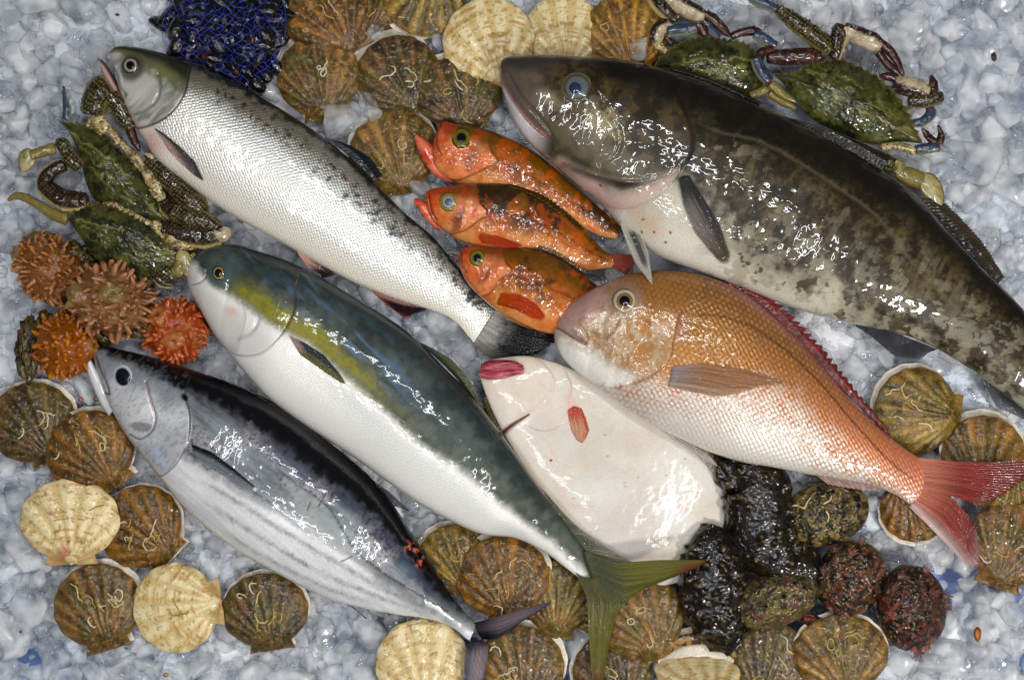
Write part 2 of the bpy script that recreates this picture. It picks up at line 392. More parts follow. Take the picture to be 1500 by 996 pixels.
    hd = mix(hd, lin(128,130,126), blob(x, y, 208, 625, 17, 7, 8, .35) * .8)
    hd = mix(hd, lin(136,140,152), blob(x, y, 244, 584, 20, 14, 60, .8) * .6)
    hd = mix(hd, lin(196,150,154), np.exp(-(sdist(x, y, [(216,574),(222,592),(227,606)])[0] / 3) ** 2) * .5)
    hd = mix(hd, lin(190,200,222), blob(x, y, 232, 668, 20, 7, 55, .6) * .8)
    hd = mix(hd, lin(110,112,120), sm(.64, .74, fbm((x + y) / 4, (x - y) / 9, 37)) * .3)
    b.col = mix(b.col, hd, head)
    b.paint(lin(70,72,80), np.exp(-(sdist(x, y, pre)[0] / 1.3) ** 2) * .7)
    b.paint(lin(60,60,70), np.exp(-((dg + 1) / 1.3) ** 2) * .7 * sm(.08, .2, ag))
    b.paint(lin(10,10,14), blob(x, y, 271, 582, 6, 4, 60, .4))
    b.paint(lin(40,40,48), np.exp(-(sdist(x, y, [(141,522),(148,542),(156,562),(160,578),(152,574)])[0] / 1.4) ** 2) * .8)
    b.M[:] = .25 * sm(0, 25, dE); b.R[:] = .30 + .1 * n2; b.K[:] = 0
    b.build(T, wet_skin('skipjack_skin', 0, 0, .26, 60, .8, .09, .16, 700))
    eye(T, b, 180, 552, 18, [(0,(16,20,32)),(.64,(18,22,34)),(.70,(60,64,74)),(.8,(170,172,176)),(1,(206,206,206))], .70, (14,20,36), 3.0, .82, 75)
    j = Body([(125,514,123,521),(132,519,125,534),(141,532,131,552),(152,548,138,570),(164,566,147,590),(178,588,160,610)], 80, 36, .9, .034)
    j.col[:] = mix(np.broadcast_to(lin(206,206,206), j.px.shape + (3,)), lin(30,30,36), sm(.45, .85, j.T) * sm(.7, .4, j.S)); j.R[:] = .25; j.K[:] = 0
    j.build(T, M['eye'], 'lower_jaw')
    f = M['fin']
    fin('pectoral_fin', T, M['film'], [[(281,651),(283,660),(288,672)],[(310,662),(312,676),(316,688)],[(344,688),(344,700),(344,704)],[(372,712),(372,713),(370,714)]], on(b, 1.6, 1),
        lambda U, V, X, Y: mix(np.broadcast_to(lin(26,28,34), U.shape + (3,)), lin(140,146,154), sm(.12, .6, U)), 14, rough=.3, jag=.03)
    fin('dorsal_fin', T, f, [[(286,544),(330,558),(384,582)],[(300,548),(344,564),(392,588)],[(318,556),(360,572),(400,596)]], on(b, 1.2), lin(26,28,34), 14)
    fin('soft_dorsal_fin', T, M['film'], [[(552,708),(562,722),(576,742)],[(570,720),(578,732),(582,742)],[(600,748),(600,749),(596,748)]], [.046,.046,.042], shade2((40,40,48),(96,86,90)), 8)
    fin('anal_fin', T, M['film'], [[(486,872),(498,878),(514,884)],[(508,884),(516,890),(522,892)],[(538,905),(538,906),(534,905)]], [.040,.030,.022], shade2((176,146,140),(98,92,96)), 8)
    fin('pelvic_fin', T, M['film'], [[(275,748),(282,754),(290,762)],[(290,762),(296,768),(300,772)],[(311,780),(311,780),(308,779)]], [.040,.034,.028], shade2((100,104,108),(30,32,38)), 6)
    for k, (a, c) in enumerate(((618,806),(632,826),(646,848),(660,870))):
        fin('finlet', T, f, [[(a - 4, c - 4), (a + 6, c + 10)], [(a + 5, c), (a + 9, c + 10)]], .044, lin(24,24,32), 2, nu=9, nv=6)
    for k, (a, c) in enumerate(((566,896),(586,900),(606,903),(626,906))):
        fin('finlet', T, f, [[(a - 4, c - 2), (a + 8, c + 1)], [(a + 4, c + 6), (a + 9, c + 4)]], .036, lin(120,122,122), 2, nu=9, nv=6)
    cf = lambda U, V, X, Y: mix(mix(np.broadcast_to(lin(26,28,36), U.shape + (3,)), lin(84,88,104), sm(.1, .5, V)), lin(150,126,132), blob(V, U, .55, .35, .38, .3, 0, .8) * .75)
    fin('tail_fin', T, f, [[(694,912),(697,920),(700,928),(706,936)],[(726,904),(730,914),(732,924),(728,936)],[(768,891),(770,898),(768,906),(762,912)],[(808,880),(808,882),(806,884),(804,886)]], [.036,.046,.056,.064], cf, 18, amp=1.2)
    fin('tail_fin', T, f, [[(706,936),(700,940),(692,938),(684,932)],[(716,946),(704,952),(692,952),(683,950)],[(712,980),(702,984),(690,982),(680,976)],[(700,1030),(694,1032),(686,1030),(680,1026)]], [.036,.040,.040,.036], cf, 18, amp=1.2)
make_bonito()
# ------------------------------------------------------------------ red sea bream
def make_bream():
    T = thing('sea_bream', 'large golden-pink sea bream with red forked tail and blunt white chin', 'fish', tuple(P(1080, 560, 0)))
    b = Body([(813,470,811,482),(818,462,812,496),(828,450,816,510),(845,437,826,526),(868,423,842,542),(896,411,866,560),(930,400,894,581),(966,396,925,603),(1004,398,960,624),(1046,408,998,643),(1092,430,1040,662),
              (1134,464,1084,676),(1172,500,1130,684),(1208,540,1180,694),(1240,578,1228,702),(1272,612,1272,710),(1306,642,1306,722),(1336,664,1328,736),(1362,677,1346,752)],
             640, 180, ([0,.1,.3,.6,.9,1],[.7,.5,.42,.42,.42,.15]), ([0,.15,.5,.85,1],[.058,.066,.066,.052,.044]))
    x, y, S, t = b.px, b.py, b.S, b.T
    gill = [(1030,420),(1008,440),(994,462),(988,488),(984,508),(983,520),(970,538),(948,553),(920,563),(890,568),(850,560)]
    pre = [(956,470),(944,490),(930,512),(922,532),(930,545)]
    mouth = [(811,478),(826,486),(842,496),(858,503)]
    b.step(gill, 2.2, 3.5, 40, side=1); b.step(pre, 1.6, 2.5, 18, side=1)
    b.groove(mouth, 2.0, 3.0); b.groove([(820,461),(838,468),(852,480),(860,494),(858,503)], 1.8, 1.6)
    b.groove([(864,486),(884,494),(898,484),(906,470)], 3, 1.0)
    b.raise_(1.8 * blob(x, y, 836, 482, 20, 7, 38, .7)); b.raise_(2.0 * blob(x, y, 915, 441, 26, 22, 0, .8)); b.raise_(1.6 * (fbm(x / 14, y / 14, 68) - .5) * sm(960, 900, x))
    b.upd()
    n1 = fbm(x / 50, y / 50, 61); n2 = fbm(x / 12, y / 12, 62); n3 = fbm(x / 4, y / 4, 63)
    # scale rows drawn into the skin: each scale has a pale centre and a red or gold rim
    sz = 8.2; u = b.flow[..., 0] / sz; v = b.flow[..., 1] / sz
    row = np.floor(v); uu = u + .5 * (row % 2); cu = uu - np.floor(uu) - .5; cv = v - row - .5
    rim = sm(.25, .6, np.sqrt((cu - .1) ** 2 * 1.4 + cv ** 2)); hs = _hash(np.floor(uu), row, np.full(u.shape, 6))
    low = [(800,480),(860,510),(930,560),(985,560),(1060,572),(1130,580),(1190,622),(1250,672),(1310,706),(1370,740)]
    dL = sdist(x, y, low)[0] + 26 * (n2 - .5)
    gold = mix(np.broadcast_to(lin(152,106,58), x.shape + (3,)), lin(170,106,74), sm(1000, 1250, x))
    gold = mix(gold, lin(112,78,54), sm(.25, .85, t) * .8)
    gold = mix(gold, lin(196,168,96), (1 - rim) * .5 * (.4 + .6 * hs)); gold = mix(gold, lin(166,84,50), rim * .5 * sm(.2, .6, hs + .3 * n1))
    pale = mix(np.broadcast_to(lin(210,198,186), x.shape + (3,)), lin(176,162,152), rim * .6)
    b.col[:] = mix(gold, pale, sm(-42, 30, dL))
    b.paint(lin(186,96,60), rim * sm(.45, .75, hs) * np.exp(-((dL + 10) / 34) ** 2) * .85)
    b.paint(lin(214,128,96), sm(1150, 1300, x) * .45 * sm(10, -30, dL)); b.paint(lin(176,106,120), sm(.82, .98, t) * .55 * sm(1020, 1100, x))
    b.paint(lin(224,220,210), sm(30, 70, dL) * .6)
    dl, al = sdist(x, y, [(1008,462),(1040,461),(1070,467),(1100,478),(1150,512),(1200,560),(1250,618),(1300,672),(1340,704)])
    b.paint(lin(92,56,36), np.exp(-((dl + 1.5 * (n3 - .5)) / 1.5) ** 2) * .8 * sm(0, .05, al))
    # head
    dg, ag = sdist(x, y, gill); head = sm(-10, 10, dg + 12 * (n2 - .5)) * (x < 1030)
    hc = mix(np.broadcast_to(lin(190,166,142), x.shape + (3,)), lin(150,122,92), n2)
    hc = mix(hc, mix(np.broadcast_to(lin(156,110,64), x.shape + (3,)), lin(128,84,46), rim * .8), sm(.1, .55, t + .2 * (n1 - .5)) * sm(880, 950, x))
    hc = mix(hc, lin(176,140,134), blob(x, y, 862, 446, 44, 24, -30, .7) * .9)
    hc = mix(hc, lin(176,116,52), sm(.5, .7, n2) * blob(x, y, 925, 490, 60, 40, 30, .7) * .75)
    hc = mix(hc, lin(206,194,178), blob(x, y, 890, 472, 24, 14, 30, .6) * .7)
    hc = mix(hc, lin(160,110,50), sm(.46, .64, fbm(x / 5, y / 8, 69)) * sm(860, 900, x) * .55)
    hc = mix(hc, lin(224,220,212), sm(-14, 16, sdist(x, y, [(806,484),(850,506),(890,530),(930,558),(960,580)])[0] + 14 * (n2 - .5)))
    b.col = mix(b.col, hc, head)
    b.paint(lin(164,112,56), blob(x, y, 982, 550, 20, 18, 30, .7) * .6)
    b.paint(lin(176,150,138), blob(x, y, 836, 482, 22, 8, 38, .4) * .85); b.paint(lin(120,92,80), blob(x, y, 848, 492, 12, 4, 40, .7) * .6)
    b.paint(lin(96,74,66), np.exp(-(sdist(x, y, mouth)[0] / 1.5) ** 2) * .85)
    b.paint(lin(122,88,62), np.exp(-((dg + 1) / 1.8) ** 2) * sm(.3, .4, ag) * sm(1, .7, ag) * .35); b.paint(lin(150,120,100), np.exp(-(sdist(x, y, pre)[0] / 1.8) ** 2) * .5)
    b.paint(lin(128,104,84), np.exp(-(sdist(x, y, [(864,486),(884,494),(898,484),(906,470)])[0] / 2.5) ** 2) * .4)
    b.paint(lin(150,128,112), blob(x, y, 915, 441, 28, 24, 0, .3) * .6)
    b.paint(lin(150,90,100), blob(x, y, 1000, 478, 8, 22, 0, .7) * .4)
    b.paint(lin(200,116,92), sm(1290, 1350, x) * .55)
    b.M[:] = .22 * (1 - head * .5); b.R[:] = .33; b.K[:] = 1 - head * .9
    b.build(T, wet_skin('bream_skin', 7.0, .9, .30, 95, .8, .10, .14, 800, rand=.15))
    eye(T, b, 915, 441, 19, [(0,(16,18,30)),(.42,(20,20,28)),(.46,(150,110,70)),(.6,(110,74,46)),(.68,(190,180,156)),(.84,(160,148,124)),(.93,(110,92,72)),(1,(126,106,88))], .42, (14,18,34), 3.6)
    f = M['fin']
    fin('pectoral_fin', T, M['thin'], [[(985,537),(982,550),(978,566)],[(1030,533),(1030,553),(1012,574)],[(1084,540),(1084,558),(1046,580)],[(1164,564),(1120,566),(1070,580)]], on(b, 2.5, 2.5),
        lambda U, V, X, Y: mix(mix(np.broadcast_to(lin(176,160,160), U.shape + (3,)), lin(186,140,104), sm(.05, .4, V)), lin(214,196,170), sm(.5, 1, U) * .5), 16, amp=2.4, jag=.10)
    fin('pelvic_fin', T, M['film'], [[(962,620),(974,624),(990,634)],[(988,646),(1002,646),(1016,652)],[(1030,672),(1038,670),(1040,668)],[(1052,684),(1052,682),(1050,680)]], [.056,.052,.046,.042],
        lambda U, V, X, Y: mix(np.broadcast_to(lin(196,186,176), U.shape + (3,)), lin(222,196,30), blob(X, Y, 984, 634, 7, 3, 20, .3)), 9, jag=.05)
    red = shade2((120,56,52),(142,54,56))
    fin('dorsal_fin', T, f, [[(1052,414),(1110,446),(1172,502),(1240,578),(1306,642)],[(1066,412),(1122,440),(1188,502),(1248,572),(1304,634)],[(1086,414),(1140,442),(1204,506),(1256,572),(1300,626)]], [.066,.068,.062], red, 26, amp=2.4, jag=.35, nv=14)
    fin('anal_fin', T, M['film'], [[(1196,696),(1240,704),(1290,714)],[(1206,704),(1246,711),(1290,718)],[(1214,710),(1250,716),(1288,720)]], [.05,.046,.044], lin(190,160,150), 10, jag=.1)
    tc = lambda U, V, X, Y: mix(mix(np.broadcast_to(lin(200,128,106), U.shape + (3,)), lin(156,60,50), sm(.05, .45, V)), lin(116,42,42), sm(.5, .9, V) * .6)
    fin('tail_fin', T, f, [[(1342,670),(1344,690),(1344,706),(1346,718)],[(1400,676),(1400,696),(1398,712),(1392,726)],[(1450,677),(1450,692),(1440,716),(1424,736)],[(1530,672),(1512,690),(1476,722),(1432,742)]], [.050,.054,.055,.052], tc, 20, amp=1.8, jag=.05)
    fin('tail_fin', T, f, [[(1346,710),(1342,722),(1338,734),(1332,742)],[(1394,728),(1386,744),(1374,760),(1358,768)],[(1420,756),(1412,778),(1400,792),(1382,792)],[(1434,790),(1436,826),(1428,834),(1416,828)]], [.051,.050,.042,.032],
        lambda U, V, X, Y: mix(mix(tc(U, V, X, Y), lin(216,196,190), sm(.55, .95, U) * .85), lin(196,170,170), sm(.8, 1, V) * .5), 20, amp=1.8, jag=.06)
make_bream()
# ------------------------------------------------------------------ cod
def make_cod():
    T = thing('cod', 'very large dark brown mottled cod with a pale belly and broad head', 'fish', tuple(P(1130, 290, 0)))
    b = Body([(735,88,732,104),(744,84,734,124),(765,82,741,150),(795,81,756,186),(840,83,790,224),(890,86,838,264),(940,94,880,299),(990,107,912,334),(1040,124,960,372),(1100,151,1020,396),(1160,178,1085,420),
              (1220,208,1150,447),(1280,243,1215,467),(1341,286,1275,480),(1395,345,1335,494),(1445,398,1392,522),(1500,455,1450,562),(1540,505,1500,598),(1575,560,1545,634)],
             760, 190, ([0,.1,.3,.6,.9,1],[.7,.55,.5,.5,.5,.2]), ([0,.15,.5,.85,1],[.060,.068,.066,.046,.036]))
    x, y, S, t = b.px, b.py, b.S, b.T
    gill = [(1010,95),(992,140),(1006,180),(1013,212),(1002,238),(976,254),(934,268),(880,262),(830,240)]
    flap = [(1002,240),(985,268),(958,290),(925,304),(890,302),(862,282)]
    mouth = [(733,112),(740,126),(756,152),(778,180),(802,200)]
    b.step(gill, 3.5, 6, 60, side=1); b.step(flap, 3, 2.0, 22, side=1)
    b.groove(mouth, 3.2, 4.5); b.groove([(745,110),(764,142),(790,172),(808,196)], 2.5, 1.8)
    b.groove([(884,150),(905,190),(905,220),(880,240)], 5, 1.8); b.groove([(820,230),(880,256),(940,262),(990,248)], 3, 1.4)
    b.raise_(4.0 * blob(x, y, 845, 128, 30, 26, 0, .7)); b.raise_(2.0 * blob(x, y, 780, 100, 30, 14, 0, .9))
    b.raise_(1.5 * (fbm(x / 34, y / 34, 48, 2) - .5) * sm(1010, 960, x)); b.upd()
    n1 = fbm(x / 60, y / 60, 41); n2 = fbm(x / 15, y / 15, 42, 5, .6); n3 = fbm(x / 4, y / 4, 43)
    bel = [(720,150),(770,205),(820,246),(880,285),(930,288),(975,258),(1010,268),(1060,330),(1120,372),(1200,415),(1290,455),(1380,502),(1460,560),(1540,640)]
    dB = sdist(x, y, bel)[0] + 34 * (n2 - .5) + 36 * (n1 - .5)
    dark = mix(np.broadcast_to(lin(46,39,25), x.shape + (3,)), lin(98,84,56), n2 * sm(.2, .8, n3 * .5 + n2 * .5))
    dark = mix(dark, lin(24,21,15), sm(.2, .75, t + .2 * (n1 - .5)) * .9)
    pale = lin(196,190,172)
    b.col[:] = mix(dark, mix(np.broadcast_to(pale, x.shape + (3,)), lin(150,142,120), n2 * .7), sm(-26, 30, dB))
    b.paint(lin(206,202,190), sm(20, 60, dB) * .8)
    # pale marbling on the flank
    marb = sm(.56, .70, fbm(x / 20 + n2 * .8, y / 20, 44, 5, .7)) * sm(.75, .35, t) * sm(1000, 1060, x)
    b.paint(lin(146,142,122), marb * .6 * sm(-150, -20, dB))
    vv = sm(.60, .78, fbm((x * .5 - y * .86) / 60, (x * .86 + y * .5) / 13, 45, 4)) * sm(.62, .3, np.abs(t + .05)) * sm(1050, 1120, x)
    b.paint(lin(150,140,116), vv * .22)
    b.paint(lin(60,48,24), sm(.62, .72, fbm(x / 13, y / 13, 46)) * sm(-40, 10, dB) * sm(40, 10, dB) * sm(1010, 1050, x) * .85)
    dl, al = sdist(x, y, [(1005,172),(1060,196),(1110,205),(1180,244),(1250,290),(1290,322),(1350,400),(1420,470),(1520,560)])
    b.paint(lin(112,100,80), np.exp(-((dl + 3 * (n3 - .5)) / 2.6) ** 2) * .45 * sm(0, .1, al))
    # head
    dg, ag = sdist(x, y, gill); head = sm(-3, 3, dg) * (x < 1012)
    hc = mix(np.broadcast_to(lin(88,72,44), x.shape + (3,)), lin(50,40,24), sm(.3, .7, n2))
    hc = mix(hc, lin(104,94,84), sm(830, 750, x) * .8)
    hc = mix(hc, lin(60,54,52), blob(x, y, 770, 92, 50, 12, 0, .8) * .8)
    hc = mix(hc, lin(26,24,20), sm(.45, .8, t + .25 * (n1 - .5)) * sm(830, 900, x))
    hc = mix(hc, lin(170,160,124), blob(x + 24 * (n2 - .5), y + 18 * (n3 - .5), 880, 182, 26, 20, 30, .7) * .75)
    hc = mix(hc, lin(150,140,112), blob(x, y, 805, 145, 8, 18, -50, .8) * .6)
    hc = mix(hc, lin(120,112,94), blob(x, y, 905, 235, 90, 22, 25, .7) * .7)
    hc = mix(hc, lin(44,40,36), sm(.58, .7, fbm(x / 12, y / 12, 47)) * blob(x, y, 950, 185, 60, 60, 0, .7) * .8)
    b.col = mix(b.col, hc, head * sm(30, 0, sdist(x, y, [(730,130),(760,186),(800,226),(850,256),(900,272)])[0] * 2))
    dm, am = sdist(x, y, mouth)
    b.paint(lin(206,200,202), sm(1, 5, dm) * sm(34, 20, dm) * sm(812, 770, x) * .9)
    b.paint(lin(150,112,108), np.exp(-(dm / 4) ** 2) * .85); b.paint(lin(92,76,72), np.exp(-((dm + 12) / 4) ** 2) * .7 * sm(806, 770, x))
    fl, fa = sdist(x, y, flap)
    b.paint(lin(196,168,158), sm(0, 4, fl) * sm(36, 8, fl) * sm(2, -4, dg) * .8)
    b.paint(lin(180,146,136), np.exp(-(sdist(x, y, [(820,238),(860,272),(890,298),(925,304)])[0] / 9) ** 2) * .65)
    b.paint(lin(60,52,46), np.exp(-((dg + 3) / 5) ** 2) * sm(.2, .3, ag) * .45)
    b.paint(lin(28,34,42), blob(x, y, 1004, 226, 14, 20, 20, .6) * .6)
    b.paint(lin(150,146,128), np.exp(-(sdist(x, y, [(820,230),(880,256),(940,262),(990,248)])[0] / 4) ** 2) * .3)
    r = np.random.default_rng(5)
    for cx, cy in ((940,340),(958,340),(982,341),(975,355),(942,322),(938,312),(880,170)) if False else ((940,340),(958,340),(982,341),(975,355),(942,322),(880,272)):
        b.paint(lin(140,36,24), blob(x, y, cx, cy, 2.6, 1.8, r.uniform(0, 90), .4) * .85)
    b.paint(lin(186,140,96), blob(x, y, 950, 330, 24, 14, 30, .8) * .35)
    b.R[:] = .34; b.K[:] = .25 * sm(1000, 1050, x)
    b.build(T, wet_skin('cod_skin', 2.6, .5, .40, 56, .9, .07, .24, 800, rand=.8))
    eye(T, b, 845, 128, 24, [(0,(84,98,116)),(.45,(92,104,118)),(.6,(104,106,100)),(.78,(70,64,48)),(.9,(116,108,86)),(1,(54,46,32))], .42, (44,56,82), 5.0, .95, 0, (-2, 1))
    f = M['fin']
    fin('pectoral_fin', T, M['film'], [[(994,262),(1000,258),(1010,258)],[(1002,300),(1016,294),(1032,292)],[(1020,342),(1038,338),(1054,328)],[(1056,386),(1066,386),(1070,376)]], on(b, 4, 4),
        lambda U, V, X, Y: mix(mix(np.broadcast_to(lin(70,72,74), U.shape + (3,)), lin(150,140,132), sm(.1, .5, V) * sm(.9, .2, U)), lin(104,96,74), sm(.6, 1, V)), 22, jag=.05, amp=1.6)
    fin('pelvic_fin', T, M['film'], [[(908,326),(914,324),(922,322)],[(918,356),(928,348),(940,344)],[(930,384),(940,378),(950,372)],[(954,416),(956,417),(956,414)]], [.085,.092,.098,.104],
        lambda U, V, X, Y: mix(np.broadcast_to(lin(196,190,178), U.shape + (3,)), lin(84,78,72), sm(.2, .5, U) * sm(1, .6, U) * sm(.15, .3, V) * sm(.85, .7, V)), 9)
    bk = shade2((38,34,28),(52,46,36))
    fin('dorsal_fin', T, f, [[(1130,168),(1210,206),(1290,250)],[(1146,170),(1226,196),(1300,238)],[(1170,176),(1240,200),(1306,228)]], [.072,.076,.074], bk, 26, jag=.08)
    fin('dorsal_fin', T, f, [[(960,102),(1020,120),(1110,158)],[(976,100),(1034,116),(1114,152)],[(990,100),(1046,118),(1120,152)]], [.072,.076,.074], bk, 18, jag=.08)
    fin('dorsal_fin', T, f, [[(1336,288),(1396,350),(1462,416)],[(1362,290),(1416,344),(1468,408)],[(1390,300),(1438,352),(1472,406)]], [.052,.052,.046], shade2((40,36,30),(86,76,58)), 26, jag=.10)
    fin('anal_fin', T, M['film'], [[(1248,474),(1310,488),(1374,512)],[(1278,494),(1326,504),(1366,514)],[(1306,518),(1340,524),(1358,518)],[(1326,530),(1338,530),(1350,526)]], [.042,.036,.026,.020],
        lambda U, V, X, Y: mix(np.broadcast_to(lin(46,48,56), U.shape + (3,)), lin(140,142,152), sm(.55, 1, V)), 20, jag=.12, amp=2)
    fin('anal_fin', T, M['film'], [[(1438,554),(1480,584),(1530,622)],[(1448,574),(1484,598),(1530,628)],[(1462,600),(1490,610),(1530,634)]], [.036,.028,.022], shade2((46,48,56),(104,104,110)), 16, jag=.1, amp=2)
    fin('tail_fin', T, f, [[(1576,558),(1562,596),(1544,636)],[(1620,590),(1600,630),(1580,670)],[(1664,604),(1640,660),(1600,708)]], .034, lin(60,54,42), 20)
make_cod()
# ------------------------------------------------------------------ flounder, blind side up
def make_flounder():
    T = thing('flounder', 'flat white flounder lying blind side up with a pink mouth and cut gill', 'fish', tuple(P(880, 680, 0)))
    b = Body([(706,530,703,552),(735,524,708,568),(770,521,716,590),(805,528,728,618),(845,543,745,648),(890,565,768,685),(940,595,800,730),(990,632,835,775),(1030,675,880,820),(1058,712,920,850),(1063,750,965,858),(1054,790,1000,850),(1040,815,1022,838)],
             420, 160, ([0,.1,.3,.7,1],[.35,.28,.2,.16,.12]), ([0,.2,1],[.030,.026,.016]), power=.6)
    x, y, S, t = b.px, b.py, b.S, b.T
    pre = [(786,524),(806,545),(812,562),(804,580),(785,598),(758,610)]; op = [(826,540),(836,565),(833,590),(826,615),(812,628),(790,630),(770,622)]
    cut = [(737,633),(748,624),(760,616),(775,607)]
    b.step(pre, 1.6, 1.6, 30, side=1); b.step(op, 1.8, 1.4, 26, side=1)
    d = sdist(x, y, cut)[0]; b.raise_(-4 * np.exp(-(d / np.interp(x, [735,775],[4.5,1])) ** 2))
    b.raise_(2 * blob(x, y, 750, 570, 36, 22, 40, .9)); b.raise_(.8 * (fbm(x / 40, y / 40, 51) - .5)); b.upd()
    n1 = fbm(x / 50, y / 50, 52); n2 = fbm(x / 12, y / 12, 53)
    b.col[:] = mix(np.broadcast_to(lin(214,211,204), x.shape + (3,)), lin(200,192,178), n1)
    b.paint(lin(222,206,184), sm(860, 740, x) * .45)
    b.paint(lin(204,172,156), np.exp(-(sdist(x, y, pre)[0] / 4) ** 2) * .4); b.paint(lin(180,146,134), np.exp(-((sdist(x, y, op)[0] + .5) / 1.8) ** 2) * .4)
    b.paint(lin(206,176,160), sm(.55, .75, n2) * sm(.45, .65, n1) * .25); b.paint(lin(196,190,186), sm(.5, .8, fbm(x / 90, y / 90, 58)) * .4)
    b.paint(lin(92,22,14), np.exp(-(d / np.interp(x, [735,776],[4.0,.8])) ** 2))
    b.paint(lin(206,184,152), np.exp(-(sdist(x, y, [(790,636),(806,652),(812,672),(830,684),(856,680),(880,676),(905,686),(940,708),(975,724),(1010,748),(1050,775)])[0] / 1.4) ** 2) * .4)
    b.paint(lin(214,150,132), blob(x, y, 1000, 742, 14, 5, 25, .8) * .35)
    b.paint(lin(198,30,30), blob(x, y, 807, 674, 2.2, soft=.3)); b.paint(lin(226,160,130), blob(x, y, 838, 592, 14, 6, 60, .8) * .4)
    b.paint(lin(200,40,36), blob(x + 4 * (n2 - .5), y, 841, 598, 5, 4, 0, .8) * .6)
    for cx, cy in ((935,699),(976,696),(886,637),(1003,672),(915,707),(890,668),(840,730),(916,712)):
        b.paint(lin(160,142,100), blob(x, y, cx, cy, 2.0, 1.6, soft=.5) * .6)
    b.paint(lin(80,60,40), sm(-.985, -1, t) * sm(.02, .06, S) * .9); b.paint(lin(216,160,150), sm(-.9, -1, t) * sm(.3, .5, S) * sm(.55, .5, S) * .5)
    b.R[:] = .30; b.K[:] = .35
    b.build(T, wet_skin('flounder_skin', 2.4, .35, .14, 45, .4, .10, .09, 500, rand=.5, sss=.15))
    # pink twisted mouth: two fleshy lips
    for k, (st, c1, c2) in enumerate((([(705,533,703,545),(715,528,712,548),(735,527,733,546),(755,529,752,544),(767,535,764,543)], (206,104,118), (150,34,50)), ([(704,544,704,553),(716,543,714,556),(740,543,738,554),(758,540,757,549),(768,538,767,547)], (222,136,144), (176,56,72)))):
        m_ = Body(st, 70, 36, .75, .050 - .003 * k)
        m_.raise_(1.3 * (fbm(m_.px / 14, m_.py / 3.0, 55 + k) - .5)); m_.upd()
        m_.col[:] = mix(np.broadcast_to(lin(*c1), m_.px.shape + (3,)), lin(*c2), fbm(m_.px / 16, m_.py / 3.2, 57 + k)); m_.R[:] = .3; m_.K[:] = 0
        m_.build(T, M['fin'], 'lip')
    fin('pectoral_fin', T, M['fin'], [[(832,601),(841,596),(852,598)],[(834,616),(844,616),(858,612)],[(838,632),(848,633),(863,630)],[(846,646),(853,649),(858,642)]], on(b, 1.6, .6),
        lambda U, V, X, Y: mix(np.broadcast_to(lin(206,84,70), U.shape + (3,)), lin(214,158,124), sm(.1, .5, V) * sm(1, .6, U)), 9, jag=.06)
    fin('dorsal_fin', T, M['fin'], [[(712,580),(740,640),(790,716),(850,790),(900,838)],[(708,584),(735,646),(784,724),(842,800),(892,850)],[(706,588),(732,650),(778,730),(836,808),(886,860)]], [.026,.024,.022], shade2((150,130,100),(92,80,50)), 60, nu=240, nv=6, jag=.05)
    fin('anal_fin', T, M['fin'], [[(880,560),(940,595),(992,634),(1034,680),(1062,716)],[(886,556),(948,590),(1000,628),(1040,672),(1066,712)],[(890,552),(954,584),(1006,622),(1046,666),(1070,708)]], [.022,.022,.02], shade2((210,202,186),(176,162,134)), 50, nu=200, nv=6, jag=.04)
make_flounder()
